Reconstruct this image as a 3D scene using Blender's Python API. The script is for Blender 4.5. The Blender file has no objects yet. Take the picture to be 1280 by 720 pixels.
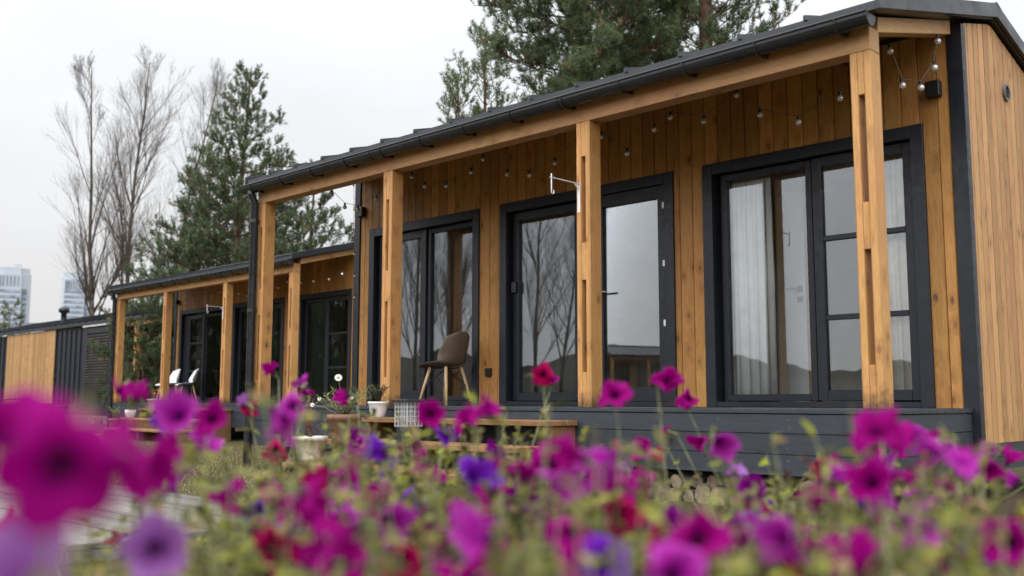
import bpy, math, random
import numpy as np
from mathutils import Vector, Matrix
R_ = math.radians
random.seed(7); RNG = np.random.default_rng(11)
scene = bpy.context.scene
col = scene.collection
GZ = -0.72                       # ground level; the porch floors are z = 0

# ------------------------------------------------------------------ camera (solved from the photograph)
FPX, YAW, PIT, ROL, HC, CD = 1246.3, 0.7741, 0.1133, 0.0013, 0.0489, 6.35
CAMP = np.array([0.0, -CD, HC])
Fv = np.array([-math.sin(YAW)*math.cos(PIT), math.cos(YAW)*math.cos(PIT), math.sin(PIT)])
Rv = np.array([math.cos(YAW), math.sin(YAW), 0.0]); Uv = np.cross(Rv, Fv)
R2 = Rv*math.cos(ROL)+Uv*math.sin(ROL); U2 = -Rv*math.sin(ROL)+Uv*math.cos(ROL)
def ray(px, py): return Fv+R2*(px-640)/FPX-U2*(py-360)/FPX
def at(px, py, t): return CAMP+ray(px, py)*t
def on_y(px, py, y): d = ray(px, py); return CAMP+d*((y-CAMP[1])/d[1])
def on_z(px, py, z): d = ray(px, py); return CAMP+d*((z-CAMP[2])/d[2])
def polar(px, dist):             # ground point under a picture column at a horizontal distance
    d = ray(px, 505); d = d/np.linalg.norm(d[:2]); p = CAMP+d*dist; return float(p[0]), float(p[1])

cd = bpy.data.cameras.new('camera'); cam = bpy.data.objects.new('camera', cd); col.objects.link(cam)
M = Matrix(((R2[0], U2[0], -Fv[0], CAMP[0]), (R2[1], U2[1], -Fv[1], CAMP[1]), (R2[2], U2[2], -Fv[2], CAMP[2]), (0, 0, 0, 1)))
cam.matrix_world = M
cd.sensor_width = 36; cd.lens = FPX/1280*36; cd.clip_end = 4000; cd.clip_start = 0.02
cd.dof.use_dof = True; cd.dof.focus_distance = 9.6; cd.dof.aperture_fstop = 1.75
scene.camera = cam

# ------------------------------------------------------------------ nodes / materials
def nodes(m):
    m.use_nodes = True; nt = m.node_tree; nt.nodes.clear(); return nt
class NT:
    def __init__(s, nt): s.nt = nt
    def n(s, t, **kw):
        nd = s.nt.nodes.new(t)
        for k, v in kw.items():
            if k.startswith('i_'):
                key = k[2:]; key = int(key) if key.isdigit() else key.replace('_', ' ')
                s.set(nd.inputs[key], v)
            else: setattr(nd, k, v)
        return nd
    def set(s, sock, v):
        if isinstance(v, bpy.types.NodeSocket): s.nt.links.new(v, sock)
        elif isinstance(v, (tuple, list)) and len(v) == 3 and sock.type == 'RGBA': sock.default_value = (*v, 1)
        else: sock.default_value = v
    def math(s, op, a, b=0.0, c=0.0):
        nd = s.n('ShaderNodeMath', operation=op); s.set(nd.inputs[0], a); s.set(nd.inputs[1], b); s.set(nd.inputs[2], c); return nd.outputs[0]
    def mix(s, f, a, b, blend='MIX'):
        nd = s.n('ShaderNodeMix', data_type='RGBA', blend_type=blend); s.set(nd.inputs[0], f); s.set(nd.inputs[6], a); s.set(nd.inputs[7], b); return nd.outputs[2]
    def noise(s, vec, scale, detail=3, rough=.55):
        nd = s.n('ShaderNodeTexNoise'); s.set(nd.inputs['Vector'], vec); nd.inputs['Scale'].default_value = scale
        nd.inputs['Detail'].default_value = detail; nd.inputs['Roughness'].default_value = rough; return nd.outputs['Fac']
    def maprange(s, v, a, b, c=0.0, d=1.0):
        nd = s.n('ShaderNodeMapRange'); s.set(nd.inputs[0], v)
        for i, q in enumerate((a, b, c, d)): nd.inputs[i+1].default_value = q
        return nd.outputs[0]
    def scale(s, vec, sc):
        nd = s.n('ShaderNodeVectorMath', operation='MULTIPLY'); s.set(nd.inputs[0], vec); nd.inputs[1].default_value = sc; return nd.outputs[0]
    def add(s, a, b):
        nd = s.n('ShaderNodeVectorMath', operation='ADD'); s.set(nd.inputs[0], a); s.set(nd.inputs[1], b); return nd.outputs[0]
    def obj(s): return s.n('ShaderNodeTexCoord').outputs['Object']
    def bump(s, h, strength=.3, dist=.01):
        nd = s.n('ShaderNodeBump'); nd.inputs['Strength'].default_value = strength; nd.inputs['Distance'].default_value = dist; s.set(nd.inputs['Height'], h); return nd.outputs[0]
    def bsdf(s, color, rough=.6, normal=None, spec=.4, metal=0.0, out=True, **kw):
        b = s.n('ShaderNodeBsdfPrincipled'); s.set(b.inputs['Base Color'], color); s.set(b.inputs['Roughness'], rough)
        b.inputs['Specular IOR Level'].default_value = spec; b.inputs['Metallic'].default_value = metal
        if normal is not None: s.set(b.inputs['Normal'], normal)
        if out: s.out(b.outputs[0])
        return b.outputs[0]
    def out(s, sh):
        o = s.n('ShaderNodeOutputMaterial'); s.nt.links.new(sh, o.inputs['Surface'])
def newmat(name):
    m = bpy.data.materials.new(name); return m, NT(nodes(m))

def plain(name, c, rough=.5, spec=.4, var=.12, vs=6.0, metal=0.0, bump=.0):
    m, t = newmat(name); o = t.obj()
    f = t.noise(o, vs, 5, .6)
    c2 = tuple(min(1, x*(1+var*2.2)) for x in c); c1 = tuple(x*(1-var*2.2) for x in c)
    cc = t.mix(t.maprange(f, .3, .7), c1, c2)
    rr = t.maprange(t.noise(o, vs*3, 4), .3, .7, max(.03, rough-.1), rough+.1)
    nrm = t.bump(t.noise(o, vs*12, 3), bump, .004) if bump else None
    t.bsdf(cc, rr, nrm, spec, metal); return m

def wood(name, ca, cb, axis='z', board=None, bax='x', board0=0.0, knots=1.0, grain=1.0, rough=.55, stain=.0, ck=(.10, .045, .02), bw_mix=.5, dirt=False):
    """Grain runs along axis; board = board width along bax (each board its own tone); else one tone per object."""
    m, t = newmat(name); o = t.obj()
    sep = t.n('ShaderNodeSeparateXYZ'); t.set(sep.inputs[0], o)
    ax = {'x': 0, 'y': 1, 'z': 2}
    if board:
        idx = t.math('FLOOR', t.math('DIVIDE', t.math('SUBTRACT', sep.outputs[ax[bax]], board0), board))
        wn = t.n('ShaderNodeTexWhiteNoise', noise_dimensions='1D'); t.set(wn.inputs['W'], t.math('ADD', idx, 3.37)); rnd = wn.outputs['Value']; rcol = wn.outputs['Color']
    else:
        inf = t.n('ShaderNodeObjectInfo'); rnd = inf.outputs['Random']
        wn = t.n('ShaderNodeTexWhiteNoise', noise_dimensions='1D'); t.set(wn.inputs['W'], t.math('MULTIPLY', rnd, 91.7)); rcol = wn.outputs['Color']
    off = t.add(o, t.scale(rcol, (7.3, 9.1, 5.7)))
    lo = [1.0, 1.0, 1.0]; lo[ax[axis]] = .06
    # knots bend the grain
    kv = t.scale(off, tuple(7.4 if q == 1.0 else 4.2 for q in lo))
    vo = t.n('ShaderNodeTexVoronoi'); t.set(vo.inputs['Vector'], kv); vo.inputs['Scale'].default_value = 1.0
    kd = vo.outputs['Distance']
    wob = t.noise(off, 9, 2)
    kr = t.math('ADD', kd, t.math('MULTIPLY', t.math('SUBTRACT', wob, .5), .12))
    knot = t.maprange(kr, .09, .16, 1.0, 0.0)
    halo = t.maprange(kr, .10, .42, 1.0, 0.0)
    g1 = t.noise(t.scale(off, tuple(q*14 for q in lo)), 3.2, 6, .62)
    wv = t.math('ADD', t.math('MULTIPLY', g1, 5.0), t.math('MULTIPLY', halo, 1.3))
    ring = t.math('SINE', t.math('MULTIPLY', wv, 5.5))
    g2 = t.noise(t.scale(off, tuple(q*60 for q in lo)), 3.0, 3, .6)
    f = t.math('ADD', t.math('MULTIPLY', t.maprange(ring, -1, 1), .42*grain), t.math('MULTIPLY', t.maprange(g2, .3, .7), .45*grain))
    f = t.math('ADD', f, t.math('MULTIPLY', t.math('SUBTRACT', rnd, .5), bw_mix))
    c = t.mix(t.maprange(f, 0, .95), ca, cb)
    hs = t.n('ShaderNodeHueSaturation'); t.set(hs.inputs['Color'], c)
    t.set(hs.inputs['Value'], t.maprange(rnd, 0, 1, 1-.22*bw_mix*2, 1+.16*bw_mix*2)); t.set(hs.inputs['Hue'], t.maprange(t.noise(off, 1.1, 2), .3, .7, .492, .506))
    c = hs.outputs[0]
    big = t.noise(off, 1.3, 4, .6)
    c = t.mix(t.maprange(big, .42, .8, 0, .35+stain), c, tuple(x*.55 for x in ca))
    c = t.mix(t.math('MULTIPLY', halo, .45*knots), c, tuple(x*.6 for x in ca))
    c = t.mix(t.math('MULTIPLY', knot, t.maprange(t.noise(off, 2.7, 1), .38, .62, .15*knots, .95*knots)), c, ck)
    if dirt:
        fz_ = t.math('ADD', sep.outputs[2], t.math('MULTIPLY', t.noise(off, 16, 4, .6), -.30)); c = t.mix(t.maprange(fz_, .58, .70, .8, 0.0), c, (.06, .035, .02))
    nrm = t.bump(t.math('ADD', g2, t.math('MULTIPLY', ring, .25)), .18, .004)
    t.bsdf(c, t.maprange(g2, .3, .7, rough-.08, rough+.12), nrm, .35)
    return m

MT = {}
MT['clad'] = wood('oiled_larch_boards', (.335, .15, .038), (.53, .275, .08), 'z', .145, 'x', bw_mix=.42)
MT['clad_side'] = wood('larch_gable_boards', (.40, .205, .080), (.57, .325, .140), 'z', .117, 'y', bw_mix=.4, ck=(.2, .1, .04))
MT['post'] = wood('glulam_post', (.43, .205, .066), (.61, .335, .125), 'z', .049, 'x', knots=1.0, bw_mix=.3, ck=(.16, .07, .03), dirt=True)
MT['beam'] = wood('larch_beam', (.42, .215, .088), (.58, .33, .155), 'x', knots=1.0, bw_mix=.25, ck=(.2, .09, .04))
MT['tie'] = wood('larch_tie', (.50, .275, .115), (.68, .41, .19), 'y', knots=.9, bw_mix=.25, ck=(.2, .09, .04))
MT['tread'] = wood('worn_larch_tread', (.22, .11, .045), (.36, .20, .09), 'x', .14, 'y', stain=.35, bw_mix=.4)
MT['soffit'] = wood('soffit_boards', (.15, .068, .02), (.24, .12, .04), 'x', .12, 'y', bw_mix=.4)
MT['grey_board'] = wood('weathered_grey_boards', (.13, .118, .105), (.24, .22, .195), 'x', .13, 'y', knots=.5, stain=.2, bw_mix=.4, rough=.75)
MT['pale_wood'] = wood('pale_plank', (.5, .33, .17), (.66, .47, .27), 'x', bw_mix=.3)
MT['shutter_wood'] = wood('larch_shutter_boards', (.38, .20, .075), (.52, .31, .13), 'z', .10, 'x', bw_mix=.4)
MT['leg_wood'] = wood('beech_dowel', (.50, .33, .17), (.62, .43, .24), 'z', knots=0, bw_mix=.1)
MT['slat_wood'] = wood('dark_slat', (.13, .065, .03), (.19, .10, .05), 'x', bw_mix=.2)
MT['louvre'] = plain('dark_louvre', (.055, .045, .040), .5, .3, .2, 3)
MT['dark'] = plain('charcoal_paint', (.019, .022, .030), .42, .38, .10, 5)
MT['dark_trim'] = plain('charcoal_trim', (.0125, .0145, .021), .40, .36, .12, 7)
MT['roof'] = plain('graphite_sheet_metal', (.017, .020, .026), .38, .5, .10, 2)
MT['gutter'] = plain('graphite_gutter', (.014, .0155, .019), .28, .5, .10, 3)
MT['black'] = plain('black_plastic', (.012, .012, .013), .4, .45, .1, 9)
MT['deck'] = wood('stained_deck_boards', (.029, .034, .043), (.045, .052, .065), 'x', .14, 'z', knots=.25, bw_mix=.35, rough=.5, ck=(.02, .022, .025))
MT['white'] = plain('white_plastic', (.80, .80, .80), .35, .5, .02, 5)
MT['whitemetal'] = plain('white_metal', (.72, .72, .72), .35, .5, .04, 8)
MT['wire'] = plain('pale_grey_wire', (.46, .46, .46), .4, .5, .04, 8)
MT['screw'] = plain('dull_screw', (.15, .15, .155), .5, .5, .2, 60)
MT['steel'] = plain('brushed_steel', (.60, .60, .61), .28, .5, .05, 8, metal=1.0)
MT['brown'] = plain('taupe_plastic', (.15, .108, .078), .42, .4, .05, 6)
MT['terracotta'] = plain('terracotta', (.25, .13, .085), .75, .3, .14, 14, bump=.2)
MT['ceramic'] = plain('white_glazed_ceramic', (.74, .74, .73), .18, .5, .03, 9)
MT['stone_pot'] = plain('mossy_white_stoneware', (.60, .58, .50), .75, .3, .16, 9, bump=.3)
MT['beige_pot'] = plain('beige_clay', (.42, .36, .31), .7, .3, .10, 12)
MT['curtain'] = plain('sheer_curtain', (.88, .88, .86), .9, .1, .05, 5)
MT['curtain_grey'] = plain('linen_curtain', (.80, .75, .67), .9, .1, .08, 5)
MT['curtain_brown'] = plain('brown_curtain', (.56, .40, .29), .9, .1, .08, 5)
MT['curtain_green'] = plain('green_curtain', (.30, .42, .33), .9, .1, .08, 5)
MT['room'] = plain('room_plaster', (.62, .60, .56), .8, .2, .05, 3)
MT['room_floor'] = wood('room_floor_boards', (.26, .16, .085), (.36, .24, .13), 'x', .12, 'y')
MT['soil'] = plain('potting_soil', (.035, .024, .016), .95, .1, .3, 30, bump=.6)
MT['bark'] = plain('pine_bark', (.115, .072, .048), .9, .1, .3, 9, bump=.8)
MT['greybark'] = plain('grey_bark', (.115, .095, .078), .9, .1, .25, 7, bump=.6)
MT['cable'] = plain('cable_sleeve', (.10, .095, .09), .4, .5, .1, 9)
MT['soot'] = plain('sooty_steel', (.014, .0135, .013), .5, .4, .2, 9)
MT['filament'] = plain('brass', (.5, .35, .15), .3, .5, .05, 9, metal=1.0)
MT['stringer'] = wood('step_stringer', (.17, .085, .035), (.26, .145, .065), 'y', bw_mix=.3)
MT['pile'] = plain('galvanised_pile', (.16, .15, .14), .6, .4, .2, 9)

m, t = newmat('window_glass')
lw = t.n('ShaderNodeLayerWeight'); lw.inputs['Blend'].default_value = .5
fz = t.n('ShaderNodeFresnel'); fz.inputs['IOR'].default_value = 1.55
o = t.obj(); gb = t.bump(t.noise(o, 1.1, 1), .004, .05)
gl = t.n('ShaderNodeBsdfGlossy'); gl.inputs['Roughness'].default_value = .0; gl.inputs['Color'].default_value = (.93, .96, 1, 1); t.set(gl.inputs['Normal'], gb)
tr = t.n('ShaderNodeBsdfTransparent'); tr.inputs['Color'].default_value = (.96, .975, .975, 1)
mx = t.n('ShaderNodeMixShader'); t.set(mx.inputs[0], t.maprange(fz.outputs[0], 0, 1, .03, .95)); t.nt.links.new(tr.outputs[0], mx.inputs[1]); t.nt.links.new(gl.outputs[0], mx.inputs[2]); t.out(mx.outputs[0])
MT['glass'] = m
m, t = newmat('bulb_glass')
fz = t.n('ShaderNodeFresnel'); fz.inputs['IOR'].default_value = 1.5
gl = t.n('ShaderNodeBsdfGlossy'); gl.inputs['Roughness'].default_value = .02
tr0 = t.n('ShaderNodeBsdfTransparent'); tr0.inputs['Color'].default_value = (.85, .84, .83, 1)
df = t.n('ShaderNodeBsdfDiffuse'); df.inputs['Color'].default_value = (.95, .91, .85, 1)
tr = t.n('ShaderNodeMixShader'); tr.inputs[0].default_value = .62; t.nt.links.new(tr0.outputs[0], tr.inputs[1]); t.nt.links.new(df.outputs[0], tr.inputs[2])
mx = t.n('ShaderNodeMixShader'); t.set(mx.inputs[0], t.maprange(fz.outputs[0], 0, 1, .34, 1.0)); t.nt.links.new(tr.outputs[0], mx.inputs[1]); t.nt.links.new(gl.outputs[0], mx.inputs[2]); t.out(mx.outputs[0])
MT['bulb'] = m
# far towers: distance haze is painted into their pale base colours
def facade(name, wall, win):
    m, t = newmat(name); o = t.obj(); sep = t.n('ShaderNodeSeparateXYZ'); t.set(sep.inputs[0], o)
    c = t.mix(t.maprange(t.noise(o, .08, 3), .3, .7), tuple(x*.94 for x in wall), wall); t.bsdf(c, .6); return m
MT['tower'] = facade('hazed_tower_cladding', (.45, .485, .54), None)
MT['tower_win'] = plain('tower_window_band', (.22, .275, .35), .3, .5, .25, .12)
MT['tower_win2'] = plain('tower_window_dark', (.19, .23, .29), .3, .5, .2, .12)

def foliage_mat(name, cols, transl=.3, rough=.55):
    m, t = newmat(name)
    a = t.n('ShaderNodeAttribute', attribute_name='tint')
    r = t.n('ShaderNodeValToRGB'); cr = r.color_ramp
    while len(cr.elements) < len(cols): cr.elements.new(.5)
    for i, (p, c) in enumerate(cols): cr.elements[i].position = p; cr.elements[i].color = (*c, 1)
    t.set(r.inputs[0], a.outputs['Fac'])
    b = t.bsdf(r.outputs[0], rough, None, .25, out=False)
    tl = t.n('ShaderNodeBsdfTranslucent'); t.set(tl.inputs['Color'], r.outputs[0])
    mx = t.n('ShaderNodeMixShader'); mx.inputs[0].default_value = transl
    t.nt.links.new(b, mx.inputs[1]); t.nt.links.new(tl.outputs[0], mx.inputs[2]); t.out(mx.outputs[0]); return m
MT['needles'] = foliage_mat('pine_needles', [(0, (.045, .066, .032)), (.45, (.10, .138, .066)), (.8, (.155, .195, .10)), (.94, (.21, .22, .10)), (1, (.25, .17, .08))], .3)
MT['needles_big'] = foliage_mat('pine_needles_near', [(0, (.052, .076, .038)), (.45, (.12, .165, .080)), (.8, (.19, .235, .12)), (.93, (.22, .22, .10)), (1, (.25, .16, .07))], .3)
MT['leaf'] = foliage_mat('petunia_leaves', [(0, (.09, .05, .05)), (.12, (.045, .05, .016)), (.38, (.12, .125, .034)), (.6, (.23, .215, .07)), (.8, (.33, .37, .025)), (1, (.37, .27, .13))], .35)
MT['potleaf'] = foliage_mat('pot_plant_leaves', [(0, (.04, .06, .02)), (.6, (.10, .14, .05)), (1, (.20, .22, .09))], .25)
MT['lightleaf'] = foliage_mat('pale_pot_leaves', [(0, (.12, .16, .04)), (.6, (.28, .32, .09)), (1, (.42, .40, .16))], .3)
MT['grassblade'] = foliage_mat('dry_grass', [(0, (.16, .16, .05)), (.5, (.30, .27, .10)), (1, (.44, .36, .18))], .3)
MT['stem'] = plain('petunia_stem', (.20, .20, .10), .7, .2, .2, 30)
MT['twig'] = plain('twig_bark', (.085, .068, .056), .9, .1, .15, 7)
MT['shrubred'] = foliage_mat('reddish_stems', [(0, (.20, .08, .05)), (1, (.36, .20, .12))], .2)

def petal(name, main, edge, throat, tl=.35):
    m, t = newmat(name)
    a = t.n('ShaderNodeAttribute', attribute_name='petal'); sp = t.n('ShaderNodeSeparateXYZ'); t.set(sp.inputs[0], a.outputs['Vector'])
    rad, vein, ln = sp.outputs[0], sp.outputs[1], sp.outputs[2]
    r = t.n('ShaderNodeValToRGB'); cr = r.color_ramp; cr.elements.new(.5); cr.elements.new(.5)
    for i, (p, c) in enumerate(((.16, throat), (.34, tuple(.35*a_+.65*b_ for a_, b_ in zip(throat, main))), (.52, main), (1, edge))): cr.elements[i].position = p; cr.elements[i].color = (*c, 1)
    t.set(r.inputs[0], rad)
    c = t.mix(t.math('MULTIPLY', vein, .35), r.outputs[0], tuple(x*.45 for x in main))
    b = t.bsdf(c, .7, None, .06, out=False)
    d = t.n('ShaderNodeBsdfTranslucent'); t.set(d.inputs['Color'], c)
    mx = t.n('ShaderNodeMixShader'); mx.inputs[0].default_value = tl
    t.nt.links.new(b, mx.inputs[1]); t.nt.links.new(d.outputs[0], mx.inputs[2]); t.out(mx.outputs[0]); return m
PET = {'M': petal('magenta_petal', (.27, .0005, .145), (.31, .002, .18), (.05, .0, .04)),
       'V': petal('violet_petal', (.11, .006, .29), (.15, .02, .37), (.03, .0, .08)),
       'R': petal('crimson_petal', (.31, .001, .06), (.35, .003, .09), (.04, .0, .02)),
       'L': petal('lilac_petal', (.27, .09, .33), (.34, .15, .41), (.14, .02, .20)),
       'P': petal('purple_pink_petal', (.33, .01, .27), (.42, .05, .37), (.10, .0, .10)),
       'D': petal('deep_purple_petal', (.15, .001, .14), (.20, .004, .19), (.03, .0, .04))}
MT['calyx'] = plain('calyx_green', (.16, .19, .07), .7, .2, .1, 40)
MT['white_petal'] = plain('white_petal', (.8, .8, .76), .6, .2, .03, 60)
MT['yellow_eye'] = plain('yellow_eye', (.7, .42, .04), .6, .2, .05, 60)
MT['red_fruit'] = plain('red_bloom', (.6, .08, .03), .5, .3, .05, 60)

# log end: rings
m, t = newmat('log_end'); o = t.obj()
inf = t.n('ShaderNodeObjectInfo')
c = t.mix(t.maprange(t.noise(o, 40, 4), .3, .7), (.22, .16, .10), (.40, .31, .21))
c = t.mix(t.maprange(t.noise(o, 22, 4, .7), .42, .62, 0, .85), c, (.10, .075, .055)); t.bsdf(c, .85); MT['logend'] = m
m, t = newmat('log_bark'); o = t.obj()
c = t.mix(t.maprange(t.noise(o, 14, 5, .7), .35, .65), (.09, .065, .048), (.27, .235, .20)); t.bsdf(c, .9, t.bump(t.noise(o, 40, 4), .8, .01)); MT['logbark'] = m

# ground
m, t = newmat('dry_lawn'); o = t.obj()
f1 = t.noise(o, .35, 5, .6); f2 = t.noise(o, 9, 6, .7); f3 = t.noise(o, 70, 3, .7)
c = t.mix(t.maprange(f1, .35, .65), (.085, .072, .034), (.052, .055, .023))
c = t.mix(t.maprange(f2, .35, .7), c, (.15, .115, .06)); c = t.mix(t.maprange(f3, .4, .75, 0, .6), c, (.10, .085, .04))
c = t.mix(t.maprange(t.noise(o, .9, 4, .6), .6, .75, 0, .6), c, (.17, .125, .08))
t.bsdf(c, .95, t.bump(t.math('ADD', f2, f3), .8, .04), .1); MT['ground'] = m
m, t = newmat('hill_scrub'); o = t.obj()
c = t.mix(t.maprange(t.noise(o, .03, 6, .7), .35, .65), (.034, .031, .024), (.075, .062, .042)); t.bsdf(c, .95); MT['hill'] = m

# ------------------------------------------------------------------ mesh building
class MB:
    def __init__(s): s.v = []; s.f = []; s.m = []
    def face(s, pts, mat=0):
        k = len(s.v); s.v += [tuple(p) for p in pts]; s.f.append(tuple(range(k, k+len(pts)))); s.m.append(mat)
    def add(s, verts, faces, mat=0):
        k = len(s.v); s.v += [tuple(map(float, p)) for p in verts]; s.f += [tuple(i+k for i in f) for f in faces]; s.m += [mat]*len(faces)
    def box(s, x0, x1, y0, y1, z0, z1, mat=0):
        x0, x1 = min(x0, x1), max(x0, x1); y0, y1 = min(y0, y1), max(y0, y1); z0, z1 = min(z0, z1), max(z0, z1)
        s.add([(x0, y0, z0), (x1, y0, z0), (x1, y1, z0), (x0, y1, z0), (x0, y0, z1), (x1, y0, z1), (x1, y1, z1), (x0, y1, z1)],
              [(0, 3, 2, 1), (4, 5, 6, 7), (0, 1, 5, 4), (1, 2, 6, 5), (2, 3, 7, 6), (3, 0, 4, 7)], mat)
    def prism(s, poly, fn, a, b, mat=0):
        """poly = 2-D outline, fn(u, v, w) -> point, extruded from w=a to w=b (a, b may be lists per vertex)."""
        n = len(poly); A = a if isinstance(a, (list, tuple)) else [a]*n; B = b if isinstance(b, (list, tuple)) else [b]*n
        vs = [fn(u, v, A[i]) for i, (u, v) in enumerate(poly)]+[fn(u, v, B[i]) for i, (u, v) in enumerate(poly)]
        fs = [tuple(range(n))[::-1], tuple(range(n, 2*n))]+[(i, (i+1) % n, n+(i+1) % n, n+i) for i in range(n)]
        s.add(vs, fs, mat)
    def tube(s, pts, rad, n=8, mat=0, cap=True):
        pts = np.asarray(pts, float); k = len(pts)
        rad = np.full(k, rad, float) if np.isscalar(rad) else np.asarray(rad, float)
        tg = np.gradient(pts, axis=0) if k > 1 else np.array([[0, 0, 1.]])
        tg /= np.linalg.norm(tg, axis=1)[:, None]+1e-12
        ref = np.array([0, 0, 1.]) if abs(tg[0][2]) < .9 else np.array([1., 0, 0])
        u = np.cross(tg[0], ref); u /= np.linalg.norm(u)
        vs = []; a = np.arange(n)*2*math.pi/n
        for i in range(k):
            u = u-tg[i]*(u@tg[i]); u /= np.linalg.norm(u)+1e-12; w = np.cross(tg[i], u)
            vs.append(pts[i]+rad[i]*(np.cos(a)[:, None]*u+np.sin(a)[:, None]*w))
        vs = np.concatenate(vs); fs = []
        for i in range(k-1):
            for j in range(n): fs.append((i*n+j, i*n+(j+1) % n, (i+1)*n+(j+1) % n, (i+1)*n+j))
        if cap: fs += [tuple(range(n))[::-1], tuple(range((k-1)*n, k*n))]
        s.add(vs, fs, mat)
    def lathe(s, prof, n=24, c=(0, 0, 0), mat=0):
        vs = []; fs = []
        for r, z in prof:
            for j in range(n): a = 2*math.pi*j/n; vs.append((c[0]+r*math.cos(a), c[1]+r*math.sin(a), c[2]+z))
        for i in range(len(prof)-1):
            for j in range(n): fs.append((i*n+j, i*n+(j+1) % n, (i+1)*n+(j+1) % n, (i+1)*n+j))
        s.add(vs, fs, mat)
    def sphere(s, c, r, n=10, mat=0, sz=1.0):
        s.lathe([(max(1e-4, r*math.sin(math.pi*i/n)), -r*sz*math.cos(math.pi*i/n)) for i in range(n+1)], n+2, c, mat)
    def build(s, name, mats, parent=None, smooth=False, bevel=0.0, tint=None, flat_angle=None, keep=False):
        me = bpy.data.meshes.new(name)
        off = np.array(parent.matrix_world.translation if (parent is not None and not keep) else (0, 0, 0), float)
        if parent is not None and parent.parent is not None and not keep: off = np.array(rootloc(parent), float)
        elif parent is not None and not keep: off = np.array(rootloc(parent), float)
        V = np.asarray(s.v, float)-off
        me.from_pydata(V.tolist(), [], s.f)
        mats = mats if isinstance(mats, (list, tuple)) else [mats]
        for mm in mats: me.materials.append(mm)
        if len(mats) > 1: me.polygons.foreach_set('material_index', s.m)
        if smooth: me.polygons.foreach_set('use_smooth', [True]*len(s.f))
        if tint is not None:
            at_ = me.attributes.new('tint', 'FLOAT', 'FACE'); at_.data.foreach_set('value', np.asarray(tint, np.float32))
        me.update(); o = bpy.data.objects.new(name, me); col.objects.link(o)
        if parent is not None: o.parent = parent
        if bevel:
            b = o.modifiers.new('bevel', 'BEVEL'); b.width = bevel; b.segments = 1; b.limit_method = 'ANGLE'; b.angle_limit = R_(40)
        return o
def rootloc(o):
    while o.parent is not None: o = o.parent
    return o.location
def big_mesh(name, verts, faces_n, mat, parent=None, tint=None, nv=3):
    """verts (N*nv,3) in world coordinates: independent nv-gons."""
    V = np.asarray(verts, np.float32)
    if parent is not None: V = V-np.array(rootloc(parent), np.float32)
    n = len(V)//nv; me = bpy.data.meshes.new(name)
    me.vertices.add(len(V)); me.vertices.foreach_set('co', V.ravel())
    me.loops.add(n*nv); me.loops.foreach_set('vertex_index', np.arange(n*nv, dtype=np.int32))
    me.polygons.add(n); me.polygons.foreach_set('loop_start', np.arange(n, dtype=np.int32)*nv)
    me.materials.append(mat); me.update(calc_edges=True)
    if tint is not None:
        a = me.attributes.new('tint', 'FLOAT', 'FACE'); a.data.foreach_set('value', np.asarray(tint, np.float32))
    o = bpy.data.objects.new(name, me); col.objects.link(o)
    if parent is not None: o.parent = parent
    return o
def tag(o, label=None, cat=None, group=None, kind=None):
    for k, v in (('label', label), ('category', cat), ('group', group), ('kind', kind)):
        if v: o[k] = v
    return o
def thing(name, loc, label, cat, group=None):
    o = bpy.data.objects.new(name, None); col.objects.link(o); o.location = [float(q) for q in loc]; o.empty_display_size = .1
    return tag(o, label, cat, group)
def copy_tree(o, parent=None):
    c = o.copy(); col.objects.link(c)
    if parent is not None: c.parent = parent
    for ch in list(o.children): copy_tree(ch, c)
    return c

# ------------------------------------------------------------------ world, light
w = bpy.data.worlds.new('World'); scene.world = w; w.use_nodes = True
t = NT(w.node_tree); w.node_tree.nodes.clear()
SUN_EL, SUN_AZ = R_(50), R_(165)             # high soft light from in front of the facades (compass azimuth)
sky = t.n('ShaderNodeTexSky', sky_type='NISHITA', sun_disc=False, sun_elevation=SUN_EL, sun_rotation=SUN_AZ, air_density=1.0, dust_density=2.0)
gen = t.n('ShaderNodeTexCoord').outputs['Generated']
sp = t.n('ShaderNodeSeparateXYZ'); t.set(sp.inputs[0], gen)
up = t.math('MAXIMUM', sp.outputs[2], 0.0)
lum = t.math('ADD', t.math('MULTIPLY', t.math('POWER', up, 1.15), 10.5), 8.35)          # overcast: the zenith is brighter than the horizon
dt = t.n('ShaderNodeVectorMath', operation='DOT_PRODUCT'); t.set(dt.inputs[0], gen)
dt.inputs[1].default_value = (math.sin(SUN_AZ)*math.cos(R_(35)), math.cos(SUN_AZ)*math.cos(R_(35)), math.sin(R_(35)))
lum = t.math('MULTIPLY', lum, t.maprange(dt.outputs['Value'], -.25, 1.0, 1.0, 2.5))   # the veiled sun brightens its side of the cloud
cl = t.noise(t.scale(gen, (1.0, 1.0, 3.2)), 2.3, 6, .55)
lum = t.math('MULTIPLY', lum, t.maprange(cl, .25, .75, .94, 1.06))
ctint = t.mix(t.maprange(up, .02, .35), (1.0, .985, .975), (.965, .985, 1.02))
cloud = t.n('ShaderNodeVectorMath', operation='SCALE'); t.set(cloud.inputs[0], ctint); t.set(cloud.inputs[3], lum)
mixc = t.mix(.93, sky.outputs[0], cloud.outputs[0])
bg = t.n('ShaderNodeBackground'); t.set(bg.inputs[0], mixc); bg.inputs[1].default_value = .1
ow = t.n('ShaderNodeOutputWorld'); t.nt.links.new(bg.outputs[0], ow.inputs[0])
sl = bpy.data.lights.new('sun', 'SUN'); sl.energy = .6; sl.angle = R_(25); sl.color = (1, .965, .92)
so = bpy.data.objects.new('sun', sl); col.objects.link(so)
sd = Vector((math.sin(SUN_AZ)*math.cos(SUN_EL), math.cos(SUN_AZ)*math.cos(SUN_EL), math.sin(SUN_EL)))
so.rotation_euler = sd.to_track_quat('Z', 'Y').to_euler(); so.location = (0, 0, 30)
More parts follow.
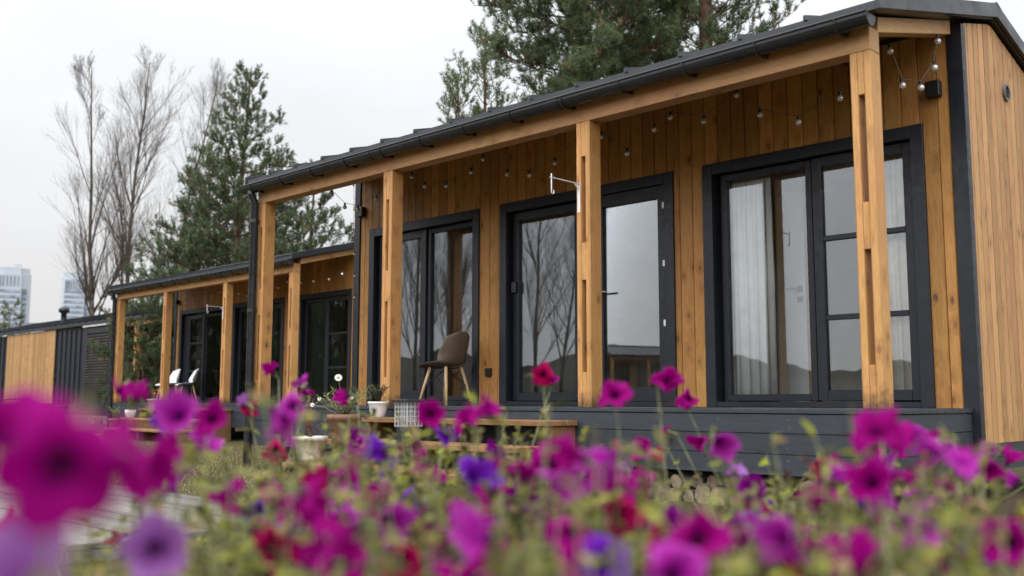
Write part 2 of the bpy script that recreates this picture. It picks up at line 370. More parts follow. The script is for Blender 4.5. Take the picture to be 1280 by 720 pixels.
scene.view_settings.view_transform = 'Standard'; scene.view_settings.look = 'None'; scene.view_settings.exposure = -0.08; scene.view_settings.gamma = 1
scene.render.engine = 'CYCLES'
try:
    scene.cycles.use_denoising = True; scene.cycles.denoiser = 'OPENIMAGEDENOISE'
    scene.cycles.max_bounces = 8; scene.cycles.transparent_max_bounces = 16; scene.cycles.glossy_bounces = 3; scene.cycles.caustics_reflective = False; scene.cycles.caustics_refractive = False
except Exception: pass

# ------------------------------------------------------------------ ground, hills
g = MB(); N = 60
xs = np.sign(np.linspace(-1, 1, N+1))*np.abs(np.linspace(-1, 1, N+1))**3*1600
vs = [(x-8, y, GZ+(0.03*math.sin(x*.7)*math.cos(y*.6) if abs(x) < 60 and abs(y) < 60 else 0)) for y in xs for x in xs]
g.add(vs, [(j*(N+1)+i, j*(N+1)+i+1, (j+1)*(N+1)+i+1, (j+1)*(N+1)+i) for j in range(N) for i in range(N)])
tag(g.build('ground', MT['ground'], smooth=True), 'dry yellowish lawn around the cabins', None, None, 'structure')
h = MB(); na = 520; vs = []; tj = 0.0
for i in range(na+1):
    u = i/na*90; a = R_(176)+R_(209)*i/na       # behind the viewer, mirrored in the panes
    tj = tj*.55+random.random()*1.9
    hh = 12+5*math.sin(u*.21)+3*math.sin(u*.53+1)+1.2*math.sin(u*1.7)
    dg = 176+209*i/na; hh *= (1+1.5*min(1, max(0, (240-dg)/20)))*min(1, u/6)
    for rr, zz in ((230, GZ-1), (300, hh*.7), (340, hh), (342, hh+tj*min(1, u/6)), (520, hh*.6), (560, GZ-1)): vs.append((rr*math.cos(a), rr*math.sin(a), zz))
h.add(vs, [(i*6+j, i*6+j+1, (i+1)*6+j+1, (i+1)*6+j) for i in range(na) for j in range(5)])
tag(h.build('hills', MT['hill'], smooth=True), 'low wooded hills mirrored in the window panes', None, None, 'structure')

# ------------------------------------------------------------------ the cabins with a porch
X1, X2, X3, X4, HB, PW, PD = -10.502, -8.085, -5.442, -2.973, 2.421, .148, 1.506
XL, XR = -10.563, -2.763          # outer ends of the cladding
def vprism(mb, poly_xy, z0, z1, mat=0): mb.prism(poly_xy, lambda u, v, w: (u, v, w), z0, z1, mat)

def cabin(tf, label, extra):
    """tf = (scale x about X4, dx, dy)."""
    sx, dx, dy = tf
    X = lambda x: X4+dx+(x-X4)*sx
    root = thing('cabin', (X((X1+X4)/2), dy+2.0, GZ), label, 'cabin', 'timber cabins with a covered porch')
    def bx(mb, x0, x1, y0, y1, z0, z1, m=0): mb.box(X(x0), X(x1), y0+dy, y1+dy, z0, z1, m)
    wins = extra['openings']       # (x0, x1, ztop)
    # front cladding, board by board around the openings
    mb = MB(); bw = .145; ch = .007; top = 2.985
    xa = XL+.105; edges = []
    k0 = math.floor((X(xa)-root.location[0])/bw)
    k1 = math.ceil((X(XR-.115)-root.location[0])/bw)
    lim0, lim1 = X(xa), X(XR-.115)
    for k in range(k0, k1):
        b0 = max(k*bw+root.location[0], lim0); b1 = min((k+1)*bw+root.location[0], lim1)
        if b1-b0 < .008: continue
        cuts = sorted({b0, b1}|{c for q in wins for c in (X(q[0]), X(q[1])) if b0 < c < b1})
        dyb = random.uniform(-.0015, .0015)
        for c0, c1 in zip(cuts[:-1], cuts[1:]):
            if c1-c0 < .004: continue
            mid = (c0+c1)/2; z0 = 0.002
            for q in wins:
                if X(q[0]) < mid < X(q[1]): z0 = q[2]-.01
            y = PD+dy+dyb
            l = ch if c0 == b0 else 0; r = ch if c1 == b1 else 0
            poly = [(c0+.0014, y+.025), (c0+.0014, y+l*1.5), (c0+l, y), (c1-r, y), (c1-.0014, y+r*1.5), (c1-.0014, y+.025)] if True else None
            vprism(mb, poly, z0, top)
    mb.build('cladding', MT['clad'], root)
    # insulated core behind the boards, with the openings left free
    mb = MB(); cur = XL+.02
    for q in sorted(wins):
        bx(mb, cur, q[0]+.06, PD+.026, PD+.16, -.02, 3.0); bx(mb, q[0]+.06, q[1]-.06, PD+.026, PD+.16, q[2]-.06, 3.0); cur = q[1]-.06
    bx(mb, cur, XR-.02, PD+.026, PD+.16, -.02, 3.0)
    bx(mb, XL+.02, XR-.02, 4.28, 4.40, -.27, 2.6)
    bx(mb, XL+.04, XR-.04, PD+.16, 4.28, 2.50, 2.56)
    mb.build('inner_wall', MT['room'], root)
    mb = MB(); bx(mb, XL+.04, XR-.04, PD+.03, 4.28, -.12, -.004); mb.build('room_floor', MT['room_floor'], root)
    # gables
    for side, xg in (('r', XR), ('l', XL)):
        mb = MB(); n = 0; yy = PD+.067; s = 1 if side == 'r' else -1; gw = .117
        k0 = math.floor((yy+dy-root.location[1])/gw); k = k0
        while True:
            b0 = max(k*gw+root.location[1]-dy, yy); b1 = min((k+1)*gw+root.location[1]-dy, 4.40); k += 1
            if b0 >= 4.39: break
            if b1-b0 < .01: continue
            zt = lambda y: (2.60+.262*(y+.1) if y < 2.17 else 2.60+.262*(4.44-y))-.012
            xo = X(xg)+s*random.uniform(-.0015, .0015); c = .010
            poly = [(b0+.008, 0), (b0+.008, .014), (b0+.008, .027), (b0+.012, .030), (b1-.012, .030), (b1-.008, .027), (b1-.008, .014), (b1-.008, 0)]
            mb.prism(poly, lambda u, v, w: (xo-s*.03+s*v, u+dy, w), [-.265]*8, [zt(p_[0]) for p_ in poly])
        mb.build('gable_cladding', MT['clad_side'], root)
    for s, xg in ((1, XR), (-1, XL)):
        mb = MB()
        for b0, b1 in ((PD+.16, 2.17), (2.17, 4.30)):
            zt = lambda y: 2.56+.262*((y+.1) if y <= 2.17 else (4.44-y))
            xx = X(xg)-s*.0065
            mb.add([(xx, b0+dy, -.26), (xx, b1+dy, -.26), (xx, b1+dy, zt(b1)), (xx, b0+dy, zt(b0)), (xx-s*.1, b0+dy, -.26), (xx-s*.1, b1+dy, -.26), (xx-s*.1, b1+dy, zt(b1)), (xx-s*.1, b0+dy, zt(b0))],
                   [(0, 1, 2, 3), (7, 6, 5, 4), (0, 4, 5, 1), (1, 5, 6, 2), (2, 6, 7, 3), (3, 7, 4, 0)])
        mb.build('painted_gap_shade', MT['slat_wood'], root)  # dark brown sheet just behind the board faces, painting shade into the gaps
    # corner trims
    for s, xg in ((1, XR), (-1, XL)):
        mb = MB(); e = xg+s*.012
        bx(mb, e-s*.115, e, PD-.018, PD+.004, -.26 if s == 1 else -.02, 3.0); bx(mb, e-s*.02, e, PD+.006, PD+.066, -.26, 3.0)
        mb.build('corner_trim', MT['dark_trim'], root, bevel=.002)
    # deck and skirt
    mb = MB(); nb = 11; y0 = -.03; dw = (PD-y0)/nb
    for i in range(nb): bx(mb, X1-.03, X4+PW+.02, y0+i*dw+.002, y0+(i+1)*dw-.003, -.032, 0.0)
    mb.build('porch_deck', MT['deck'], root, bevel=.002)
    mb = MB(); zz = [-.036, -.172, -.316, -.462]
    for a, b in zip(zz[:-1], zz[1:]):
        bx(mb, X1-.02, X4+PW+.008, -.022, .004, b+.003, a-.003)
        bx(mb, X4+PW-.016, X4+PW+.010, .006, PD-.02, b+.003, a-.003)
        bx(mb, X1-.02, X1+.004, .006, PD-.02, b+.003, a-.003)
    for a, b in ((-.268, -.372), (-.375, -.474)):
        bx(mb, XR-.03, XR-.002, PD-.016, 4.4, b+.002, a); bx(mb, XL+.002, XL+.03, PD-.016, 4.4, b+.002, a)
    bx(mb, X1, X4+PW-.02, .03, .10, -.45, -.04); bx(mb, XL+.05, XR-.05, PD+.05, 4.3, -.40, -.125)
    for k in range(14):
        xk = X1+.25+k*(X4-X1)/13.4
        for zc in (-.075, -.135, -.215, -.275, -.36, -.42):
            q_ = random.uniform(-.012, .012); bx(mb, xk+q_-.0035, xk+q_+.0035, -.0235, -.0215, zc-.0035, zc+.0035, 1)
    mb.build('skirt_board', [MT['deck'], MT['screw']], root)
    mb = MB()
    for xx in (X1+.3, X2, X3, X4-.1):
        for yy in (.25, 1.8, 4.0):
            x_ = X(xx); mb = MB(); mb.tube([(x_, yy+dy, GZ-.1), (x_, yy+dy, -.40)], .055, 10); mb.build('foundation_pile', MT['pile'], root, smooth=True)
    # posts: two lamellas with spacer blocks, slots left open between them
    for xx in (X1, X2, X3, X4):
        mb = MB(); x_ = X(xx)
        mb.box(x_, x_+.05, dy, dy+PW, 0.001, HB-.001); mb.box(x_+PW-.05, x_+PW, dy, dy+PW, 0.001, HB-.001)
        for a, b in ((0.001, .29), (1.06, 1.38), (2.12, HB-.001)): mb.box(x_+.051, x_+PW-.051, dy+.003, dy+PW-.003, a, b)
        mb.build('post', MT['post'], root, bevel=.004)
    mb = MB(); mb.box(X(X1-.02), X(X4)+PW, dy, dy+PW, HB, 2.585); mb.build('beam', MT['beam'], root, bevel=.004)
    for xx in (X(X4)+.028, X(X1)+.02):
        mb = MB(); zf = lambda y: 2.572+.262*(y-.12)
        xx0, xx1 = xx, xx+.115
        mb.add([(a, b+dy, c) for b, c in ((PW+.002, zf(PW)), (PD-.022, zf(PD)-.006), (PD-.022, zf(PD)+.108), (PW+.002, zf(PW)+.112)) for a in (xx0, xx1)],
               [(0, 1, 3, 2), (2, 3, 5, 4), (4, 5, 7, 6), (6, 7, 1, 0), (0, 2, 4, 6), (7, 5, 3, 1)])
        mb.build('tie_beam', MT['tie'], root, bevel=.004)
    # roof: two metal slopes with standing seams, rake trims, ridge cap
    rx0, rx1 = X(X1-.10), X(X4)+PW+.125
    sl = .262; zr = 3.30; yr = 2.17; ze = zr-sl*(yr+.12)
    mb = MB()
    outl = [(-.12, ze), (yr, zr), (4.46, ze), (4.46, ze-.06), (yr, zr-.085), (-.12, ze-.06)]
    mb.prism(outl, lambda u, v, w: (w, u+dy, v), rx0+.02, rx1-.02)
    roof = mb.build('roof', MT['roof'], root)
    ns = int(round((rx1-rx0)/.52))
    for i in range(1, ns):
        xs_ = rx0+(rx1-rx0)*i/ns; mb = MB()
        for (ya, za, yb, zb) in ((-.135, ze-.006, yr-.02, zr-.004), (4.47, ze-.006, yr+.02, zr-.004)):
            mb.add([(xs_-.012, ya+dy, za), (xs_+.012, ya+dy, za), (xs_+.012, yb+dy, zb), (xs_-.012, yb+dy, zb), (xs_-.009, ya+dy, za+.036), (xs_+.009, ya+dy, za+.036), (xs_+.009, yb+dy, zb+.036), (xs_-.009, yb+dy, zb+.036)],
                   [(0, 3, 2, 1), (4, 5, 6, 7), (0, 1, 5, 4), (1, 2, 6, 5), (2, 3, 7, 6), (3, 0, 4, 7)])
        mb.build('standing_seam', MT['roof'], roof)
    mb = MB(); ro = [(-.135, ze+.045), (yr, zr+.048), (4.475, ze+.045), (4.475, ze-.068), (yr, zr-.075), (-.135, ze-.068)]
    for a, b in ((rx0-.01, rx0+.018), (rx1-.018, rx1+.01)):
        for q in ((0, 1, 4, 5), (1, 2, 3, 4)): mb.prism([ro[i] for i in q], lambda u, v, w: (w, u+dy, v), a, b)
    mb.prism([(yr-.14, zr+.005), (yr, zr+.058), (yr+.14, zr+.005), (yr, zr+.04)], lambda u, v, w: (w, u+dy, v), rx0-.012, rx1+.012)
    mb.build('rake_trim', MT['roof'], roof, bevel=.003)
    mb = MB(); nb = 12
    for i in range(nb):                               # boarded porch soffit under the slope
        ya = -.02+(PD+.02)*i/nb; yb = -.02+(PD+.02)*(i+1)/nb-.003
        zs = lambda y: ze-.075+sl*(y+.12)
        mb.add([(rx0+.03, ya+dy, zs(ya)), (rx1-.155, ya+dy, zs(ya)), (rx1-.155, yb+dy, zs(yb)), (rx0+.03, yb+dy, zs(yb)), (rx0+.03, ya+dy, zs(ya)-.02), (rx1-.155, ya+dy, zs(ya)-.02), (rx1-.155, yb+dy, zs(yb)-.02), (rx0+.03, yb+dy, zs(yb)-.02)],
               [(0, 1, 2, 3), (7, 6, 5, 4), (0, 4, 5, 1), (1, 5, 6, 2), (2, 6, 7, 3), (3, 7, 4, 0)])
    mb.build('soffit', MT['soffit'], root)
    # gutter: half round with bead, end caps, brackets
    gx0, gx1 = X(X1-.12), X(X4)+PW+.06; gy, gz, gr = -.115, 2.618, .068
    mb = MB(); n = 10
    pr = [(-gr*math.cos(math.pi*i/n), -gr*math.sin(math.pi*i/n)*1.18) for i in range(n+1)]
    pr += [(gr-.006, .0)]+[((gr-.006)*math.cos(math.pi*i/n), -(gr-.006)*math.sin(math.pi*i/n)*1.16) for i in range(n+1)]
    pr += [(-gr+.006, 0)]
    mb.prism([(a+gy, b+gz) for a, b in pr], lambda u, v, w: (w, u+dy, v), gx0, gx1)
    mb.tube([(gx0, gy-gr+dy, gz+.004), (gx1, gy-gr+dy, gz+.004)], .010, 8)
    cap = [(-gr*1.03*math.cos(math.pi*i/n)+gy, -gr*1.05*math.sin(math.pi*i/n)*1.18+gz) for i in range(n+1)]
    mb.prism(cap, lambda u, v, w: (w, u+dy, v), gx1-.002, gx1+.006, 1); mb.prism(cap, lambda u, v, w: (w, u+dy, v), gx0-.006, gx0+.002, 1)
    gut = mb.build('gutter', [MT['gutter'], MT['roof']], root)
    nb = 13
    for i in range(nb):
        mb = MB(); xb = gx0+.22+(gx1-gx0-.44)*i/(nb-1)
        arc = [(xb, gy-gr*1.07*math.cos(math.pi*j/8)+dy, gz-gr*1.24*math.sin(math.pi*j/8)) for j in range(9)]
        for a, b in zip(arc[:-1], arc[1:]): mb.tube([a, b], .009, 5)
        mb.box(xb-.014, xb+.014, gy+gr-.01+dy, dy-.002, gz-.075, gz-.052)
        mb.build('bracket', MT['gutter'], gut)
    for xb in (gx0+2.4, gx0+5.0):
        mb = MB(); mb.prism([(-gr*1.06*math.cos(math.pi*i/n)+gy, -gr*1.06*math.sin(math.pi*i/n)*1.18+gz) for i in range(n+1)], lambda u, v, w: (w, u+dy, v), xb, xb+.12); mb.build('gutter_joint', MT['gutter'], gut)
    # downpipe on the far end
    mb = MB(); px_ = X(X1)+.022; py_ = dy-.062
    mb.tube([(px_, dy+gy, gz-.05), (px_, dy+gy, gz-.10), (px_, py_, gz-.2), (px_, py_, -.45), (px_, py_, GZ-.02)], .047, 14)
    pipe = mb.build('downpipe', MT['gutter'], root, smooth=True)
    for zc in (2.2, 1.12, .25):
        mb = MB(); mb.tube([(px_, py_, zc-.02), (px_, py_, zc+.02)], .053, 14); mb.box(px_-.012, px_+.012, py_+.03, dy-.001, zc-.012, zc+.012)
        mb.build('pipe_clip', MT['gutter'], pipe)
    # openings
    for fn in extra['build']: fn(root, bx, X, dy)
    return root, X

def casing(root, bx, x0, x1, zt, name='window'):
    """Dark boarded surround standing proud of the cladding, lining boards behind it."""
    mb = MB(); T = .105; y = PD
    bx(mb, x0, x0+T, y-.024, y+.006, .002, zt); bx(mb, x1-T, x1, y-.024, y+.006, .002, zt)
    bx(mb, x0+T+.001, x1-T-.001, y-.022, y+.006, zt-T, zt)
    bx(mb, x0+T+.001, x1-T-.001, y-.020, y+.006, .002, .05)
    bx(mb, x0+.062, x0+T-.004, y+.008, y+.14, .003, zt-.04); bx(mb, x1-T+.004, x1-.062, y+.008, y+.14, .003, zt-.04)
    bx(mb, x0+T, x1-T, y+.008, y+.14, zt-T+.004, zt-.06); bx(mb, x0+T, x1-T, y+.008, y+.14, .003, .045)
    return mb.build(name, MT['dark_trim'], root, bevel=.003)
def sash(win, bx, x0, x1, z0, z1, y, fr=.07, bars=(), glass=True, zb=None, name='sash'):
    mb = MB(); zb = zb or fr
    bx(mb, x0, x0+fr, y, y+.06, z0, z1); bx(mb, x1-fr, x1, y, y+.06, z0, z1)
    bx(mb, x0+fr+.0005, x1-fr-.0005, y+.001, y+.06, z1-fr, z1); bx(mb, x0+fr+.0005, x1-fr-.0005, y+.001, y+.06, z0, z0+zb)
    for b in bars: bx(mb, x0+fr+.001, x1-fr-.001, y+.004, y+.056, b-.022, b+.022)
    s = mb.build(name, MT['dark_trim'], win, bevel=.004)
    if glass:
        mb = MB(); zs = [z0+zb-.008]+sorted(bars)+[z1-fr+.008]
        bx(mb, x0+fr-.008, x1-fr+.008, y+.030, y+.036, zs[0], zs[-1])
        p = mb.build('pane', MT['glass'], s)
    return s
def curtain(x0, x1, y, z0, z1, mat, label, X, dy, amp=.025, waves=7):
    mb = MB(); n = int(waves*12); vs = []; fs = []
    ph = random.random()*6
    for i in range(n+1):
        u = i/n; xx = X(x0)+(X(x1)-X(x0))*u
        for k, z in enumerate((z0, z0+.5*(z1-z0), z1)):
            a = amp*(1.25-.45*k)
            vs.append((xx+.012*math.sin(u*waves*13.1+k), y+dy+a*math.sin(u*waves*2*math.pi+ph+.25*k)+.3*a*math.sin(u*waves*4.7+k), z))
    for i in range(n):
        for k in range(2): fs.append((i*3+k, (i+1)*3+k, (i+1)*3+k+1, i*3+k+1))
    mb.add(vs, fs); o = mb.build('curtain', mat, smooth=True)
    c = sum((Vector(v) for v in vs), Vector())/len(vs); c.z = z0
    for v in o.data.vertices: v.co -= c
    o.location = c
    sm = o.modifiers.new('cloth', 'SOLIDIFY'); sm.thickness = .004
    return tag(o, label, 'curtain', 'curtains behind the window panes')

# near cabin openings -------------------------------------------------
def near_w2(root, bx, X, dy):
    w_ = casing(root, bx, -10.249, -8.199, 2.262)
    sash(w_, bx, -10.12, -9.20, .055, 2.155, PD+.045, .10, zb=.12)
    sash(w_, bx, -9.19, -8.33, .055, 2.15, PD+.07, .055)
    curtain(-10.1, -9.28, PD+.185, .03, 2.2, MT['curtain_grey'], 'grey sheer curtain behind the left pane of the near cabin window by the brown chair', X, dy, waves=6)
    curtain(-9.26, -8.92, PD+.185, .03, 2.2, MT['curtain_grey'], 'narrow grey curtain just left of the brown curtain behind the brown chair', X, dy, waves=3)
    curtain(-8.90, -8.46, PD+.185, .03, 2.2, MT['curtain_brown'], 'brown curtain behind the right pane of the window above the brown chair', X, dy, waves=4)
def near_d3(root, bx, X, dy):
    w_ = casing(root, bx, -7.86, -5.497, 2.262)
    sash(w_, bx, -7.735, -6.74, .055, 2.15, PD+.07, .09)
    d = MB(); 
    x0, x1, z0, z1, y = -6.50, -5.605, .05, 2.155, PD+.012
    bx(d, x0, x0+.105, y, y+.065, z0, z1); bx(d, x1-.10, x1, y, y+.065, z0, z1); bx(d, x0+.1055, x1-.1005, y+.001, y+.065, z1-.125, z1); bx(d, x0+.1055, x1-.1005, y+.001, y+.065, z0, z0+.14)
    bx(d, -6.735, -6.505, PD+.07, PD+.14, .055, 2.15)
    do = d.build('door', MT['dark_trim'], root, bevel=.004)
    g_ = MB(); bx(g_, x0+.1, x1-.09, y+.03, y+.036, z0+.13, z1-.117); g_.build('pane', MT['glass'], do)
    h_ = MB(); bx(h_, x0+.03, x0+.062, y-.010, y-.001, .99, 1.24)
    hx = X(x0+.046); h_.tube([(hx, y-.005, 1.15), (hx, y-.055, 1.15), (hx+.03, y-.062, 1.15), (hx+.145, y-.062, 1.15)], .011, 10)
    h_.tube([(hx, y-.012, 1.04), (hx, y-.001, 1.04)], .012, 10)
    h_.build('handle', MT['steel'], do, smooth=False)
    for zc in (1.95, 1.38, .80):
        h_ = MB(); bx(h_, x1-.035, x1+.028, y-.020, y-.002, zc-.032, zc+.032); h_.build('hinge', MT['whitemetal'], do, bevel=.005)
    l = MB(); bx(l, -7.73, -7.66, PD+.03, PD+.075, 1.25, 1.37); l.build('lock_box', MT['black'], w_, bevel=.004)
    curtain(-7.62, -6.90, PD+.185, .03, 2.2, MT['curtain_grey'], 'beige grey curtain drawn across the pane left of the glass door', X, dy, waves=4)
def near_w4(root, bx, X, dy):
    w_ = casing(root, bx, -5.162, -3.086, 2.262)
    sash(w_, bx, -5.02, -4.10, .055, 2.155, PD+.07, .06)
    sash(w_, bx, -4.085, -3.20, .06, 2.15, PD+.045, .085, bars=(.76, 1.44))
    curtain(-4.99, -4.56, PD+.185, .03, 2.3, MT['curtain'], 'white sheer curtain in the large window at the right end of the near cabin', X, dy, waves=4)
    curtain(-3.62, -3.2, PD+.185, .03, 2.3, MT['curtain_grey'], 'pale curtain behind the three pane sash beside the near corner post', X, dy, waves=4)
    # an inner door standing open inside
    r = thing('room_door', (X(-4.3), PD+.75, 0), 'white inner door with black handle standing open behind the large window', 'door')
    m_ = MB(); bx(m_, -4.72, -4.50, PD+.70, PD+.745, .01, 2.05); m_.build('leaf', MT['white'], r, bevel=.003)
    m_ = MB(); bx(m_, -4.495, -4.43, PD+.66, PD+.78, .0, 2.12); m_.build('jamb', MT['tread'], r)
    m_ = MB(); bx(m_, -4.60, -4.55, PD+.685, PD+.699, 1.08, 1.13); bx(m_, -4.60, -4.55, PD+.685, PD+.699, .98, 1.03); m_.tube([(X(-4.575), PD+.69, 1.105), (X(-4.575), PD+.64, 1.105), (X(-4.69), PD+.64, 1.105)], .009, 8)
    m_.build('handle', MT['black'], r)
def near_bits(root, bx, X, dy):
    for xx in (-3.031, -10.46):
        m_ = MB(); bx(m_, xx, xx+.11, PD-.075, PD-.003, 2.445, 2.575); m_.build('wall_lamp', MT['black'], root, bevel=.006)
    m_ = MB(); bx(m_, -8.075, -7.99, PD-.035, PD-.003, .33, .42); bx(m_, -8.06, -8.005, PD-.040, PD-.0355, .345, .40); m_.build('socket', MT['black'], root, bevel=.004)
    m_ = MB(); yc, zc = 2.48, 2.665; xx = XR
    ring = lambda r, x: [(x, yc+dy+r*math.cos(a*math.pi/12), zc+r*math.sin(a*math.pi/12)) for a in range(24)]
    m_.add(ring(.075, xx-.002)+ring(.075, xx+.020)+ring(.056, xx+.020)+ring(.056, xx+.002), [(i+24*k, (i+1) % 24+24*k, (i+1) % 24+24*(k+1), i+24*(k+1)) for k in range(3) for i in range(24)], 0)
    m_.add(ring(.056, xx+.004), [tuple(range(24))], 1)
    for q in range(-2, 3): hw = math.sqrt(.055**2-(q*.02)**2); m_.box(xx+.005, xx+.014, yc-hw+dy, yc+hw+dy, zc+q*.02-.004, zc+q*.02+.004, 1)
    m_.build('vent', [MT['pile'], MT['black']], root)
def hook(root, xx, zz, X, dy, name='hanging_bracket'):
    r = thing(name, (X(xx), dy-.005, zz), None, None); x_ = X(xx)
    return r

near_extra = {'openings': [(-10.249, -8.199, 2.262), (-7.86, -5.497, 2.262), (-5.162, -3.086, 2.262)], 'build': [near_w2, near_d3, near_w4, near_bits]}
cab1, XA = cabin((1.0, 0.0, 0.0), 'near larch cabin with slotted porch posts, white hanging bracket and three dark framed openings', near_extra)

# second cabin: same kind, other openings
def far_open(root, bx, X, dy):
    w_ = casing(root, bx, -10.28, -7.98, 2.25)
    sash(w_, bx, -9.95, -9.13, .055, 2.10, PD+.045, .09, bars=(.76, 1.42)); sash(w_, bx, -9.12, -8.22, .055, 2.10, PD+.07, .06)
    m_ = MB(); bx(m_, -10.17, -9.96, PD+.05, PD+.10, .06, 2.12); m_.build('fill_panel', MT['dark_trim'], w_)
    w_ = casing(root, bx, -7.70, -5.52, 2.25)
    sash(w_, bx, -7.58, -6.62, .055, 2.14, PD+.07, .09); sash(w_, bx, -6.60, -5.64, .055, 2.14, PD+.045, .10, name='sash')
    w_ = casing(root, bx, -4.96, -3.05, 2.25)
    sash(w_, bx, -4.84, -4.02, .055, 2.14, PD+.07, .06)
    sash(w_, bx, -4.0, -3.16, .055, 2.14, PD+.045, .085, bars=(.72, 1.40))
    m_ = MB(); bx(m_, XL+.15, XL+.22, PD-.10, PD-.003, 2.40, 2.52); m_.build('wall_lamp', MT['black'], root, bevel=.01)
    curtain(-4.70, -4.30, PD+.185, .03, 2.15, MT['curtain_green'], 'green curtain in the right hand window of the second cabin', X, dy, waves=4)
    curtain(-6.50, -6.15, PD+.185, .03, 2.15, MT['curtain_green'], 'green curtain in the middle door of the second cabin, behind the near downpipe', X, dy, waves=4)
    curtain(-9.80, -9.25, PD+.185, .03, 2.15, MT['curtain_grey'], 'grey curtain behind the barred sash beside the white chairs', X, dy, waves=5)
far_extra = {'openings': [(-10.28, -7.98, 2.25), (-7.70, -5.52, 2.25), (-4.96, -3.05, 2.25)], 'build': [far_open]}
S2 = (.963, -12.812, 3.878)
cab2, XB = cabin(S2, 'second larch cabin set further back, behind the white chairs on its porch', far_extra)

# white angle brackets with a hook on the third posts
def angle_bracket(x, y, z, label):
    r = thing('hanging_bracket', (x, y, z), label, 'bracket', 'white hanging brackets on porch posts')
    m_ = MB(); m_.box(x-.014, x+.014, y-.006, y-.0005, z, z+.25); m_.box(x-.010, x+.010, y-.36, y-.0065, z+.244, z+.25)
    m_.add([(x-.003, y-.007, z+.19), (x-.003, y-.007, z+.243), (x-.003, y-.07, z+.243), (x+.003, y-.007, z+.19), (x+.003, y-.007, z+.243), (x+.003, y-.07, z+.243)], [(0, 1, 2), (5, 4, 3), (0, 3, 4, 1), (1, 4, 5, 2), (2, 5, 3, 0)])
    m_.build('arm', MT['whitemetal'], r)
    m_ = MB(); p = [(x, y-.35, z+.28), (x, y-.35, z+.13)]+[(x, y-.335-.015*math.cos(a*.5), z+.13-.018*math.sin(a*.5)) for a in range(1, 9)]
    m_.tube(p, .005, 6); m_.build('hook', MT['whitemetal'], r, smooth=True); return r
angle_bracket(X3+.03, 0, 1.64, 'white angle bracket with a hook on the third post of the near cabin')
angle_bracket(XB(X3)+.03, S2[2], 1.68, 'small white angle bracket on a post of the second cabin, above the white chairs')

# ------------------------------------------------------------------ string lights
def lights(paths, label, rb=.0265):
    """paths: lists of (x, y, z, bulb?)."""
    p0 = paths[0][0]; r = thing('string_lights', (p0[0], p0[1], p0[2]), label, 'string lights', 'festoon string lights under the porch roofs')
    cab = MB(); n = 0
    for path in paths:
        P = [np.array(p[:3]) for p in path]; pts = []
        for a, b in zip(P[:-1], P[1:]):
            sag = .02*np.linalg.norm(b-a)
            for k in range(6): u = k/6; q = a*(1-u)+b*u; q = q+np.array([0, 0, .055-sag*4*u*(1-u)]); pts.append(q)
        pts.append(P[-1]+np.array([0, 0, .055]))
        cab.tube(pts, .0030, 5)
        for p in path:
            if not p[3]: continue
            c = np.array(p[:3]); k = p[3]
            b = MB(); b.sphere(c, rb*k, 10); bo = b.build('bulb', MT['bulb'], r, smooth=True)
            s = MB(); s.tube([c+np.array([0, 0, rb*k*.86]), c+np.array([0, 0, .052])], [.012*k, .014*k], 8); s.build('socket', MT['black'], bo)
            s = MB(); s.tube([c+np.array([0, 0, rb*k*.8]), c+np.array([0, 0, .0]), c+np.array([.006, 0, -.008])], .0035, 5); s.build('filament', MT['filament'], bo)
    cab.build('cable', MT['cable'], r, smooth=True); return r
def wp(l, y): return [(*[float(q) for q in on_y(px, py, yy)], b) for px, py, yy, b in l]
lights([wp([(400, 260, .75, 1), (415, 243, .85, 1), (431, 259, .95, 1), (447.5, 262, 1.1, 1), (471, 249, 1.2, 1), (492, 222, 1.2, 0), (515, 221, 1.2, 1), (531, 233, 1.15, 1), (558, 232.5, 1.1, 1), (589, 215.5, 1.05, 1), (604, 199, 1.0, 1), (634, 218, 1.0, 1), (662, 219, 1.0, 1), (694, 204, 1.0, 1), (722, 180, 1.0, 0), (752, 171, 1.05, 1), (784, 192, .95, 1), (818, 162, .85, 1), (838, 147, .9, 1), (880, 152, .95, 1), (921, 119, 1.0, 1), (950, 144, 1.0, 1), (998, 153, 1.0, 1), (1050, 123, .95, 1), (1085, 70, .9, 0), (1112.5, 64, .9, 1), (1128, 107, .95, 1), (1151, 110, 1.05, 1), (1168, 85, 1.15, 1), (1172, 52, 1.25, 1)], 1),
        wp([(442, 200, 1.3, 0), (442, 232, 1.3, .5), (442.5, 262, 1.3, .5), (442, 290, 1.3, .5), (443, 318, 1.3, .5), (443, 345, 1.3, .5), (443, 372, 1.3, .5)], 1),
        wp([(342, 258, .1, 0), (384, 256, .6, 0), (412, 226, 1.0, 0), (440, 200, 1.3, 0)], 1)],
       'clear round bulbs strung under the porch roof of the near cabin')
lights([wp([(130+a/3, 300+b/3, 4.75, 1) for a, b in [(308, 232), (332, 215), (360, 195), (380, 210), (407, 210), (432, 195), (478, 178), (505, 202), (535, 208), (600, 185), (655, 178), (688, 156), (740, 160), (785, 155), (843, 148), (893, 128)]], 1)],
       'row of small clear bulbs strung under the porch roof of the second cabin', .026)

